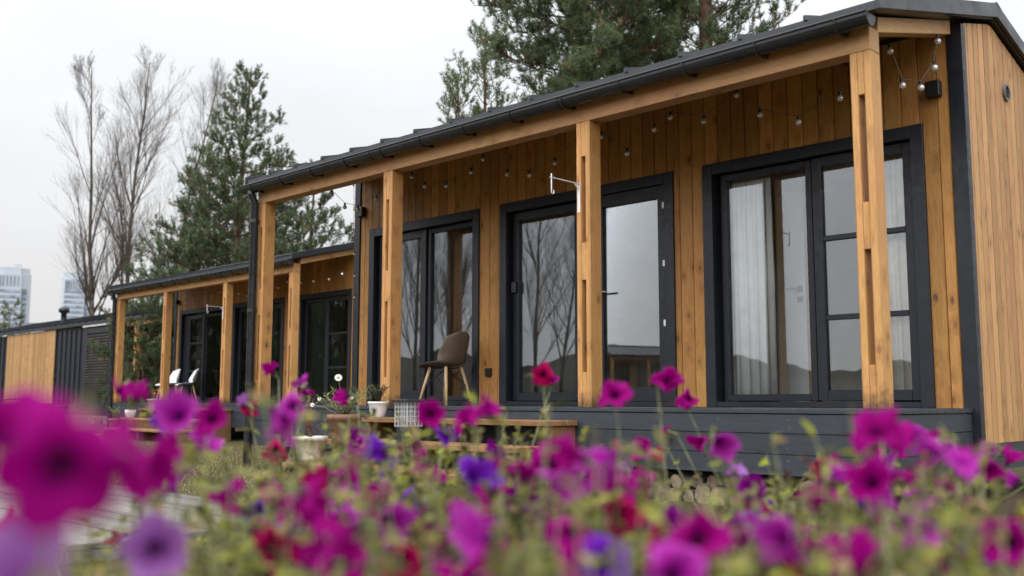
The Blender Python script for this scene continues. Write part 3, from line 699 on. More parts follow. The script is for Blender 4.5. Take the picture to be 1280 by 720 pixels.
# ------------------------------------------------------------------ steps
def steps(label, treads, xr, dy, slats=False):
    """treads: (left x, front y, top z)."""
    r = thing('porch_steps', ((treads[0][0]+xr)/2, dy-.5, GZ), label, 'steps', 'larch steps up to the porches')
    yb = dy-.026
    for i, (xl, yf, zt) in enumerate(treads):
        m_ = MB(); yb_i = yb if i == 0 else treads[i-1][1]+.05
        n = 3
        for k in range(n): a = yf+(yb_i-yf)*k/n; b = yf+(yb_i-yf)*(k+1)/n-.006; m_.box(xl, xr+random.uniform(-.008, .008), a, b, zt-.042, zt)
        m_.build('tread', MT['tread'], r, bevel=.004)
    # strings and supports
    (x0, y0, z0), (x1, y1, z1), (x2, y2, z2) = treads
    for xx in [xr-.045]+[xr-.045-(xr-x0-.1)*k/2 for k in (1, 2)]:
        m_ = MB()
        m_.prism([(y0+.04, z0-.044), (yb-.002, z0-.044), (yb-.002, GZ-.02), (y2+.05, GZ-.02), (y2+.05, z2-.044), (y1+.04, z2-.044), (y1+.04, z1-.044), (y0+.04, z1-.044)], lambda u, v, w_: (w_, u, v), xx-.02, xx+.02)
        m_.build('stringer', MT['stringer'], r, bevel=.003)
    if slats:
        m_ = MB(); xx = x1+.02; n = int((xr-xx)/.075)
        for k in range(n): m_.box(xx+.075*k, xx+.075*k+.055, y1+.012, y1+.034, GZ, z1-.044)
        for k in range(int((yb-y1)/.075)): m_.box(xx, xx+.02, y1+.04+.075*k, y1+.095+.075*k, GZ, z1-.044)
        m_.build('slat_skirt', MT['slat_wood'], r)
    return r
t1l = float(on_y(452, 526, -.43)[0]); t2l = float(on_y(398, 553, -.83)[0]); t3l = float(on_y(352, 577, -1.23)[0])
steps('three wide larch steps up to the near cabin with pots on them', [(t1l, -.43, -.107), (t2l, -.83, -.306), (t3l, -1.23, -.506)], -5.42, 0)
b1l = float(on_y(172, 517.5, S2[2]-.43)[0]); b2l = float(on_y(150, 531, S2[2]-.83)[0]); b3l = float(on_y(130, 541, S2[2]-1.23)[0])
steps('steps with a dark slatted skirt up to the second cabin porch', [(b1l, S2[2]-.43, -.107), (b2l, S2[2]-.83, -.306), (b3l, S2[2]-1.23, -.506)], -17.6, S2[2], True)

# ------------------------------------------------------------------ chairs
def chair(loc, ang, mat, label, s=1.0):
    r = thing('shell_chair', (0, 0, 0), label, 'chair', 'moulded shell chairs with dowel legs')
    U = [0, .08, .2, .34, .46, .56, .66, .8, .92, 1]
    PY = [-.225, -.205, -.13, -.02, .09, .165, .20, .235, .262, .272]; PZ = [.405, .432, .440, .428, .425, .455, .52, .64, .755, .80]
    PWd = [.17, .215, .232, .236, .235, .232, .226, .212, .18, .12]
    nu, nv = 26, 15; vs = []
    for i in range(nu):
        u = i/(nu-1); y = np.interp(u, U, PY); z = np.interp(u, U, PZ); wd = np.interp(u, U, PWd)
        k = min(1, max(0, (u-.42)/.25))
        for j in range(nv):
            v = 2*j/(nv-1)-1; c = abs(v)**2.6
            vs.append((wd*v, y-k*.115*c*(1-.6*max(0, u-.72)/.28), z+(1-k)*.055*c*min(1, max(0, u-.12)/.3)-.025*c*(1 if u > .95 else 0)))
    m_ = MB(); m_.add(vs, [(i*nv+j, i*nv+j+1, (i+1)*nv+j+1, (i+1)*nv+j) for i in range(nu-1) for j in range(nv-1)])
    o = m_.build('seat_shell', mat, r, smooth=True); q = o.modifiers.new('thick', 'SOLIDIFY'); q.thickness = .009; q.offset = 0
    q = o.modifiers.new('sub', 'SUBSURF'); q.levels = 1; q.render_levels = 1
    L = [(sx, sy) for sx in (-1, 1) for sy in (-1, 1)]
    for sx, sy in L:
        m_ = MB(); m_.tube([(sx*.125, sy*.115+.01, .415), (sx*.165, sy*.16+.01, .22), (sx*.21, sy*.205+.01, 0)], [.018, .0165, .012], 10); m_.build('leg', MT['leg_wood'], r, smooth=True)
    m_ = MB()
    for a, b in (((-1, -1), (1, -1)), ((1, -1), (1, 1)), ((1, 1), (-1, 1)), ((-1, 1), (-1, -1))):
        hi = lambda q: (q[0]*.12, q[1]*.11+.01, .405); lo = lambda q: (q[0]*.168, q[1]*.163+.01, .205)
        m_.tube([hi(a), lo(b)], .0045, 6); m_.tube([hi(b), lo(a)], .0045, 6)
    for sx in (-1, 1): m_.tube([(sx*.12, -.11, .41), (sx*.12, .13, .41)], .008, 6)
    m_.build('wire_brace', MT['black'], r)
    r.location = loc; r.rotation_euler = (0, 0, ang); r.scale = (s, s, s); return r
def face(fx, fy): return math.atan2(fx, -fy)      # the seat front is local -y
cp = on_y(556, 505, 1.17)
chair((cp[0], 1.17, 0), face(-.985, -.10), MT['brown'], 'taupe shell chair on the near cabin porch in front of the curtained window', 1.03)
c0 = on_y(232, 500, 4.95); chair((c0[0], 4.95, 0), face(-.30, -.95), MT['white'], 'right one of the two white shell chairs on the second porch, seen side on')
c0 = on_y(209, 500, 4.75); chair((c0[0], 4.75, 0), face(-.05, -1.0), MT['white'], 'left one of the two white shell chairs, half hidden by a porch post')

# ------------------------------------------------------------------ pots and plants
def leaf_cloud(name, parent, pts, dirs, ln, wd, mat, fold=.25, tint=None):
    """Ovate six-corner leaves as two quads folded along the midrib; pts (N,3), dirs (N,3)."""
    P = np.asarray(pts, float); D = np.asarray(dirs, float); n = len(P)
    D = D/(np.linalg.norm(D, axis=1)[:, None]+1e-9)
    up = RNG.normal(size=(n, 3))*.35+np.array([0, 0, 1.]); S = np.cross(D, up); S /= np.linalg.norm(S, axis=1)[:, None]+1e-9; Nn = np.cross(S, D)
    ln = np.broadcast_to(ln, n)[:, None]; wd = np.broadcast_to(wd, n)[:, None]
    a = P; m1 = P+D*ln*.40-Nn*ln*.02; tip = P+D*ln-Nn*ln*.16; m2 = P+D*ln*.78-Nn*ln*.08
    l1 = P+D*ln*.36+S*wd*.5+Nn*wd*fold; r1 = P+D*ln*.36-S*wd*.5+Nn*wd*fold; l2 = m2+S*wd*.32+Nn*wd*fold*.6; r2 = m2-S*wd*.32+Nn*wd*fold*.6
    V = np.stack([a, l1, l2, m1, m1, l2, tip, m2, a, m1, r2, r1, m1, m2, tip, r2], 1).reshape(-1, 3)
    # quads: (a,l1,l2,m1) (m1,l2,tip,m2) (a,m1,r2,r1) (m1,m2,tip,r2)
    tt = np.repeat(tint if tint is not None else RNG.random(n), 4)
    return big_mesh(name, V, None, mat, parent, tt, 4)
def pot(loc, prof, mat, label, plant, soil_z, soil_r, square=False, group='potted plants on the steps'):
    r = thing('potted_plant', loc, label, 'potted plant', group)
    m_ = MB(); m_.lathe(prof, 28, loc); m_.build('pot', mat, r, smooth=True)
    m_ = MB(); m_.lathe([(soil_r, 0), (soil_r*.5, .006), (.001, .01)], 20, (loc[0], loc[1], loc[2]+soil_z)); m_.build('soil', MT['soil'], r)
    plant(r, np.array([loc[0], loc[1], loc[2]+soil_z])); return r
def bushy(n, h, rad, lmat, ll, lw, stems=12, curve=.3, smat='twig', flowers=None, fmat=None, up=.6):
    def f(r, b):
        st = MB(); P = []; D = []
        for k in range(stems):
            a = random.random()*6.28; rr = rad*random.uniform(.2, 1); hh = h*random.uniform(.5, 1)
            tip = b+np.array([math.cos(a)*rr, math.sin(a)*rr, hh]); mid = b+np.array([math.cos(a)*rr*.35, math.sin(a)*rr*.35, hh*.6])+RNG.normal(size=3)*rad*.1*curve
            cur = [b+np.array([math.cos(a), math.sin(a), 0])*rad*.12, mid, tip]; st.tube(cur, [.004, .003, .0015], 5)
            for _ in range(n//stems):
                u = random.uniform(.25, 1); q = (mid*(1-(u-.5)*2)+tip*(u-.5)*2) if u > .5 else (cur[0]*(1-u*2)+mid*u*2)
                P.append(q); d = RNG.normal(size=3); d[2] = abs(d[2])*up+.15; D.append(d)
        st.build('stems', MT[smat], r, smooth=True)
        leaf_cloud('foliage', r, P, D, ll*RNG.uniform(.7, 1.2, len(P)), lw*RNG.uniform(.8, 1.2, len(P)), MT[lmat])
        if flowers:
            for (dx_, dy_, dz_, s) in flowers:
                c = b+np.array([dx_, dy_, dz_]); fl = MB()
                if fmat == 'daisy':
                    tc = (CAMP-c); tc /= np.linalg.norm(tc); tc = tc+np.array([0, 0, .5]); tc /= np.linalg.norm(tc); u_ = np.cross(tc, [0, 0, 1.]); u_ /= np.linalg.norm(u_); v_ = np.cross(tc, u_)
                    for q in range(12):
                        a = q*math.pi/6; d0 = math.cos(a)*u_+math.sin(a)*v_; d1 = -math.sin(a)*u_+math.cos(a)*v_
                        fl.add([c+d0*s*.2, c+d0*s*.7+d1*s*.16, c+d0*s, c+d0*s*.7-d1*s*.16], [(0, 1, 2, 3)], 0)
                    fl.sphere(c+tc*.002, s*.26, 8, 1)
                    fl.tube([b, b*.4+c*.6+np.array([0, 0, .02]), c-tc*.004], [.003, .0025, .002], 5, 2)
                    fl.build('daisy', [MT['white_petal'], MT['yellow_eye'], MT['stem']], r)
                else:
                    fl.sphere(c, s, 7, 0); fl.build('bud', MT['red_fruit'], r)
    return f
pp = on_y(472.5, 521, -.20)
def twisted(r, b):
    bushy(420, .20, .12, 'potleaf', .028, .009, 22)(r, b)
    m_ = MB(); pts = [b+np.array([-.09+.035*math.sin(k*.9)-.02*k*.2, -.03, .02+.022*k*(1 if k < 7 else .8)]) for k in range(9)]; m_.tube(pts, .012, 7); m_.build('branch', MT['potleaf'], r, smooth=True)
pot((pp[0], -.20, -.107), [(.001, .0), (.062, .0), (.066, .006), (.085, .07), (.097, .13), (.104, .135), (.104, .152), (.094, .152), (.090, .12), (.06, .10)], MT['ceramic'], 'white bowl pot with a small dense evergreen on the top step of the near cabin', twisted, .135, .09)
pt = on_z(429, 557, -.306)
fl = [(-.03, -.04, .32, .034), (-.12, .0, .16, .018), (.04, -.05, .13, .02), (-.2, -.1, .15, .018), (.10, 0, .16, .016), (-.30, -.10, .10, .02)]
pot((pt[0], pt[1], -.306), [(.001, 0), (.09, 0), (.094, .006), (.122, .205), (.134, .21), (.136, .25), (.124, .25), (.118, .2), (.09, .18)], MT['terracotta'], 'terracotta pot of straggling white daisies on the second step of the near cabin', bushy(300, .24, .26, 'lightleaf', .035, .010, 26, 1.5, 'stem', fl, 'daisy'), .225, .115)
pw = on_z(387, 576, -.506)
pot((pw[0], pw[1], -.506), [(.001, 0), (.10, 0), (.105, .012), (.115, .03), (.142, .18), (.166, .19), (.170, .215), (.160, .228), (.146, .225), (.138, .17), (.1, .16)], MT['stone_pot'], 'worn off-white urn pot of bare reddish stems on the lowest near step', bushy(90, .42, .20, 'shrubred', .03, .012, 12, 1.0, 'shrubred'), .20, .14)
pq = on_y(191, 517, S2[2]-.22)
pot((pq[0], pq[1], -.107), [(.001, 0), (.075, 0), (.08, .006), (.125, .17), (.135, .175), (.135, .20), (.122, .2), (.116, .16), (.09, .15)], MT['beige_pot'], 'beige clay pot with one red bloom on the top step of the second cabin', bushy(70, .28, .12, 'lightleaf', .04, .015, 9, 1.0, 'stem', [(.09, -.02, .14, .03), (.12, .03, .22, .02)], 'bud'), .17, .12)
pq = on_y(162.5, 529, S2[2]-.66)
pot((pq[0], pq[1], -.306), [(.001, 0), (.08, 0), (.095, .02), (.112, .10), (.115, .165), (.105, .168), (.10, .12), (.06, .10)], MT['ceramic'], 'white pot with a small upright green plant on the second step of the second cabin', bushy(130, .36, .11, 'lightleaf', .07, .03, 9, .6, 'stem'), .14, .10)
pq = on_y(142.5, 541.5, S2[2]-1.05)
pot((pq[0], pq[1], -.506), [(.001, 0), (.09, 0), (.095, .005), (.118, .15), (.128, .155), (.128, .19), (.115, .19), (.11, .14), (.08, .13)], MT['terracotta'], 'small terracotta pot with spiky yellow plant on the lowest step of the second cabin', bushy(110, .30, .2, 'lightleaf', .06, .012, 14, 1.0, 'stem'), .165, .11)

# wire lantern on the second step
ln = on_z(510, 569, -.306)
r = thing('wire_lantern', (ln[0], ln[1], -.306), 'tall white wire lantern with a dark lid on the second step before the taupe chair', 'lantern')
lx, ly = ln[0], ln[1]; hw = .062
m_ = MB(); m_.box(lx-hw-.02, lx+hw+.02, ly-hw-.02, ly+hw+.02, .045, .062); m_.build('lid', MT['dark'], r, bevel=.003)
m_ = MB()
for k in range(5):
    q = -hw+hw*2*k/4
    for a in (-hw, hw): m_.box(lx+q-.0022, lx+q+.0022, ly+a-.004, ly+a+.004, -.12, .044); m_.box(lx+a-.0035, lx+a+.0035, ly+q-.002, ly+q+.002, -.12, .044)
for k in range(6):
    z = -.115+.031*k
    for a in (-hw, hw): m_.box(lx-hw, lx+hw, ly+a-.003, ly+a+.003, z, z+.004); m_.box(lx+a-.0025, lx+a+.0025, ly-hw, ly+hw, z+.001, z+.006)
m_.build('wire_cage', MT['wire'], r)
m_ = MB(); m_.box(lx-hw+.004, lx+hw-.004, ly-hw+.004, ly+hw-.004, -.305, -.122); m_.build('base_box', MT['dark'], r, bevel=.003)

# ------------------------------------------------------------------ firewood
def log_mesh(r_, L, k):
    m_ = MB(); n = 14; ph = random.random()*6
    rr = [r_*(1+.10*math.sin(2*a_*2*math.pi/n+ph)+random.uniform(-.06, .06)) for a_ in range(n)]
    ringv = lambda y, s: [(rr[i]*s*math.cos(2*math.pi*i/n), y, rr[i]*s*math.sin(2*math.pi*i/n)) for i in range(n)]
    m_.add(ringv(0, 1)+ringv(L, .95), [(i, (i+1) % n, n+(i+1) % n, n+i) for i in range(n)], 0)
    m_.add(ringv(.0, .93)+[(0, -.004, 0)], [((i+1) % n, i, n) for i in range(n)], 1)
    m_.add(ringv(0, 1)+ringv(0, .93), [(i, n+i, n+(i+1) % n, (i+1) % n) for i in range(n)], 0)
    m_.add(ringv(L, .95), [tuple(range(n))], 1)
    return m_.build('firewood_log', [MT['logbark'], MT['logend']])
protos = [log_mesh(q, .45, i) for i, q in enumerate((.052, .062, .07, .08, .058))]
def put_log(o, loc, rot, label, group):
    o.location = loc; o.rotation_euler = rot; tag(o, label, 'log', group)
cnt = 0
def row(spots, label, group, upright=False):
    global cnt
    for x, y, z, k in spots:
        o = protos[k] if 'label' not in protos[k] else protos[k].copy()
        if o.name not in col.objects: col.objects.link(o)
        rr = (.052, .062, .07, .08, .058)[k]
        if upright: put_log(o, (x, y, z), (R_(90)+random.uniform(-.08, .08), random.uniform(0, 6), random.uniform(-.1, .1)), label, group)
        else: put_log(o, (x, y, z+rr), (random.uniform(-.04, .04), random.random()*6.28, random.uniform(-.14, .14)), label, group)
sp_ = []; x = -5.25
while x < -3.15:
    k = random.randrange(5); rr = (.052, .062, .07, .08, .058)[k]; x += rr
    sp_.append((x, random.uniform(-.06, .12), GZ, k))
    if random.random() < .75 and x < -3.3: sp_.append((x+rr*.8, random.uniform(-.02, .14), GZ+.115, random.choice((0, 0, 1, 4))))
    x += rr+.004
row(sp_, 'cut firewood log stacked under the near cabin right of the steps', 'firewood under the right part of the near deck')
sp_ = []; x = -10.35
while x < t3l+.1:
    k = random.randrange(5); rr = (.052, .062, .07, .08, .058)[k]; x += rr
    sp_.append((x, random.uniform(.03, .2), GZ, k))
    if random.random() < .5: sp_.append((x+rr*.8, random.uniform(-.02, .1), GZ+.12, random.choice((0, 1, 4))))
    x += rr+.006
row(sp_, 'cut firewood log stacked under the near cabin left of the steps', 'firewood under the left part of the near deck')
# pale split billets stand under the gable end
for k, (px_, py_) in enumerate(((1197, 640), (1216, 645), (1232, 650))):
    q = on_z(px_, 650, GZ); xx, yy = -2.9+.02*k, .15+.33*k
    m_ = MB(); m_.prism([(-.03, -.028), (.034, -.02), (.03, .03), (-.02, .034)], lambda u, v, w_: (xx+u+.04*k*w_, yy+v, w_), GZ, -.475-.02*k)
    tag(m_.build('split_billet', MT['logend'], bevel=.004), 'pale split billet standing upright under the gable end of the near cabin', 'billet', 'pale billets under the gable end')

# ------------------------------------------------------------------ third cabin: closed charcoal front, far left
H3Y = 7.70
def third():
    r = thing('cabin', (-35.5, H3Y+2, GZ), 'long charcoal cabin far left with a wooden shutter and a louvred grille', 'cabin')
    x0, x1 = -44.5, -28.2; xs0 = -31.9
    m_ = MB(); m_.box(x0, xs0, H3Y+.04, H3Y+4.3, -.46, 2.56); m_.box(xs0+.001, x1, H3Y+1.5, H3Y+4.3, -.46, 2.9); m_.build('wall', MT['dark'], r)
    for a, b in ((x0, -41.15), (-36.38, -33.92)):
        n = max(2, int(round((b-a)/.42)))
        for k in range(n):
            m_ = MB(); xa = a+(b-a)*k/n; m_.box(xa+.002, xa+(b-a)/n-.002, H3Y+.012, H3Y+.038, -.05, 2.5); m_.box(xa-.014, xa+.014, H3Y-.03, H3Y+.011, -.05, 2.5)
            m_.build('wall_panel', MT['dark'], r, bevel=.003)
    m_ = MB(); 
    for z in (-.06, -.19, -.32): m_.box(x0, xs0+.02, H3Y-.012, H3Y+.030, z-.125, z-.003)
    m_.build('skirt_board', MT['dark'], r)
    m_ = MB(); n = 24
    for k in range(n): xa = -41.12+(4.70)*k/n; m_.box(xa+.002, xa+4.70/n-.002, H3Y-.055, H3Y-.03, -.06, 2.56)
    m_.build('shutter', MT['shutter_wood'], r, bevel=.005)
    m_ = MB()
    m_.box(-33.90, -33.78, H3Y-.03, H3Y+.035, -.05, 2.5); m_.box(-32.0, -31.9, H3Y-.03, H3Y+.035, -.05, 2.5); m_.box(-33.775, -32.005, H3Y-.025, H3Y+.03, 2.3, 2.5); m_.box(-33.775, -32.005, H3Y-.025, H3Y+.03, -.05, .06)
    gr = m_.build('louvre_grille', MT['dark'], r)
    m_ = MB(); n = 24
    for k in range(n): z = .10+2.18*k/n; m_.box(-33.77, -32.01, H3Y-.045, H3Y-.012, z, z+.05)
    m_.build('louvre', MT['louvre'], gr)
    m_ = MB(); m_.box(-34.0, -31.75, H3Y-.10, H3Y-.05, 2.52, 2.60); m_.build('flashing', MT['whitemetal'], r)
    ze = 2.68; zr = 3.3
    m_ = MB(); m_.prism([(-.12, ze), (2.17, zr), (4.46, ze), (4.46, ze-.12), (2.17, zr-.13), (-.12, ze-.10)], lambda u, v, w_: (w_, u+H3Y, v), x0-.1, x1+.1); rf = m_.build('roof', MT['roof'], r)
    ns = 32
    for i in range(ns+1):
        m_ = MB(); xs_ = x0+(x1-x0)*i/ns
        m_.add([(xs_-.012, H3Y-.135, ze-.01), (xs_+.012, H3Y-.135, ze-.01), (xs_+.012, H3Y+2.15, zr-.004), (xs_-.012, H3Y+2.15, zr-.004), (xs_-.012, H3Y-.135, ze+.05), (xs_+.012, H3Y-.135, ze+.05), (xs_+.012, H3Y+2.15, zr+.05), (xs_-.012, H3Y+2.15, zr+.05)],
               [(0, 3, 2, 1), (4, 5, 6, 7), (0, 1, 5, 4), (1, 2, 6, 5), (2, 3, 7, 6), (3, 0, 4, 7)])
        m_.build('standing_seam', MT['roof'], rf)
    c = (-38.7, H3Y+1.1, 2.95); m_ = MB(); m_.lathe([(.12, 0), (.10, .2), (.10, .42), (.18, .45), (.20, .53), (.18, .61), (.09, .66), (.001, .67)], 16, c); m_.build('flue', MT['gutter'], rf, smooth=True)
    m_ = MB(); m_.box(xs0, x1, H3Y, H3Y+.15, 2.42, 2.57); m_.build('beam', MT['beam'], r)
    for xx in (-30.3, x1-.15):
        m_ = MB(); m_.box(xx, xx+.15, H3Y, H3Y+.15, 0, 2.42); m_.build('post', MT['post'], r)
    m_ = MB(); m_.box(xs0+.02, x1, H3Y-.02, H3Y+1.49, -.46, 0); m_.build('porch_deck', MT['deck'], r)
    m_ = MB(); m_.box(-31.7, -29.0, H3Y+1.44, H3Y+1.49, .05, 2.3); dn = m_.build('door', MT['dark_trim'], r)
    for a, b in ((-31.5, -30.5), (-30.2, -29.2)):
        m_ = MB(); m_.box(a, b, H3Y+1.425, H3Y+1.435, .2, 2.15); m_.build('pane', MT['glass'], dn)
    m_ = MB(); m_.box(-30.42, -30.36, H3Y+1.38, H3Y+1.42, .9, 1.2); m_.box(-30.40, -30.2, H3Y+1.36, H3Y+1.375, 1.04, 1.07); m_.build('handle', MT['whitemetal'], dn)
    return r
third()
# firewood on end under it
sp_ = []; x = -39.5
while x < -31.8:
    k = random.choice((2, 3, 2, 3, 1)); rr = (.052, .062, .07, .08, .058)[k]*1.5; x += rr
    if random.random() < .9: sp_.append((x, H3Y-.02+random.uniform(-.06, .10), GZ-.03, k))
    x += rr+.05
for i, s in enumerate(sp_):
    o = protos[s[3]].copy(); col.objects.link(o)
    put_log(o, (s[0], s[1], s[2]+.30), (R_(-90)+random.uniform(-.15, .15), random.uniform(-.1, .1), random.random()*6), 'rough firewood log on end under the charcoal cabin far left', 'firewood under the charcoal cabin'); o.scale = (1.6, .8, 1.6)

# black outdoor furniture far left
q = on_z(15, 545, GZ)
fx, fy = float(q[0]), float(q[1]); fx, fy = at(22, 505, 13.5)[:2]
r = thing('barbecue', (fx, fy, GZ), 'black steel barbecue trough with a lifting handle far left on the lawn', 'barbecue')
ux = Vector((R2[0], R2[1], 0)).normalized(); uy = Vector((-ux.y, ux.x, 0))
def ob(mb, a0, a1, b0, b1, z0, z1, mat=0):
    P = [Vector((fx, fy, 0))+ux*a+uy*b+Vector((0, 0, z)) for z in (z0, z1) for a, b in ((a0, b0), (a1, b0), (a1, b1), (a0, b1))]
    mb.add(P, [(0, 3, 2, 1), (4, 5, 6, 7), (0, 1, 5, 4), (1, 2, 6, 5), (2, 3, 7, 6), (3, 0, 4, 7)], mat)
m_ = MB(); ob(m_, -.55, .36, -.2, .2, -.14, -.02); ob(m_, -.56, .37, -.21, .21, -.018, 0.0); m_.build('fire_box', MT['soot'], r)
for a, b in ((-.5, -.16), (.28, -.16), (.28, .16), (-.5, .16)):
    m_ = MB(); ob(m_, a, a+.03, b, b+.03, GZ, -.142); m_.build('leg', MT['soot'], r)
m_ = MB(); P = lambda a, b, z: Vector((fx, fy, 0))+ux*a+uy*b+Vector((0, 0, z)); m_.tube([P(-.3, 0, .0), P(-.26, 0, .05), P(.06, 0, .08), P(.07, 0, 0.0)], .010, 6); m_.build('handle', MT['soot'], r)
fx, fy = at(66, 505, 14.0)[:2]
r = thing('side_table', (fx, fy, GZ), 'small black side table on a thin pole beside the barbecue', 'table')
m_ = MB(); ob(m_, -.18, .16, -.16, .16, -.055, -.035); m_.build('table_top', MT['soot'], r)
m_ = MB(); ob(m_, -.05, .26, -.14, .14, -.135, -.12); m_.build('shelf', MT['soot'], r)
m_ = MB(); m_.tube([P(0, 0, GZ), P(0, 0, -.05)], .018, 8); m_.build('pole', MT['soot'], r)
m_ = MB(); m_.lathe([(.001, .03), (.14, .02), (.16, 0)], 16, (fx, fy, GZ)); m_.build('foot', MT['soot'], r)

# ------------------------------------------------------------------ boardwalk, low platform
def boards(x0, x1, y0, y1, z, bw=.13, name='boardwalk'):
    m_ = MB(); n = int(round((y1-y0)/bw))
    for k in range(n):
        cuts = [x0]+sorted(random.uniform(x0+1, x1-1) for _ in range(int((x1-x0)/3.5)))+[x1+random.uniform(-.02, .02)]
        for a, b in zip(cuts[:-1], cuts[1:]): m_.box(a+.002, b-.002, y0+k*bw+.004, y0+(k+1)*bw-.005, z-.03+random.uniform(-.002, .002), z+random.uniform(-.002, .002))
    for xx in np.arange(x0+.1, x1, .8): m_.box(xx, xx+.06, y0+.01, y1-.01, z-.12, z-.034)
    m_.box(x1-.05, x1-.012, y0, y1, z-.12, z-.034)
    return tag(m_.build(name, MT['grey_board'], bevel=.003), 'weathered grey boardwalk crossing the lawn', None, None, 'structure')
boards(-15.5, -4.95, -4.35, -2.72, GZ+.08)
m_ = MB()
pa, pb = on_z(67, 549, -.62), on_z(128, 544, -.62)
d = (pb-pa); d[2] = 0; L = np.linalg.norm(d); d /= L; nn = np.array([-d[1], d[0], 0])
pts = [pa+nn*.0, pb, pb+nn*.5, pa+nn*.5]
m_.add([(*p[:2], z) for z in (GZ-.02, -.60) for p in pts], [(0, 3, 2, 1), (4, 5, 6, 7), (0, 1, 5, 4), (1, 2, 6, 5), (2, 3, 7, 6), (3, 0, 4, 7)])
tag(m_.build('wooden_platform', MT['pale_wood'], bevel=.006), 'low pale wooden platform edge on the lawn before the second cabin', 'platform')

# grass blades where the lawn shows between the flowers
n = 26000
gx = RNG.uniform(-20, -5.2, n); gy = RNG.uniform(-2.6, 6.5, n)
ok = ~((gx > t3l-.05) & (gy > -1.3) & (gx < -5.3)) & ~((gy > 2.3) & (gx > -24) & (gx < -15)) & ~((gx > -10.6) & (gy > -.1))
gx, gy = gx[ok], gy[ok]; n = len(gx)
b = np.stack([gx, gy, np.full(n, GZ-.005)], 1); hgt = RNG.uniform(.02, .06, n)[:, None]; dr = RNG.normal(size=(n, 3))*.5; dr[:, 2] = 1
sd_ = RNG.normal(size=(n, 3)); sd_[:, 2] = 0; sd_ /= np.linalg.norm(sd_, axis=1)[:, None]
V = np.stack([b-sd_*.006, b+sd_*.006, b+dr*hgt], 1).reshape(-1, 3)
tag(big_mesh('grass', V, None, MT['grassblade'], None, RNG.random(n), 3), 'short dry grass tufts on the lawn', None, None, 'stuff')

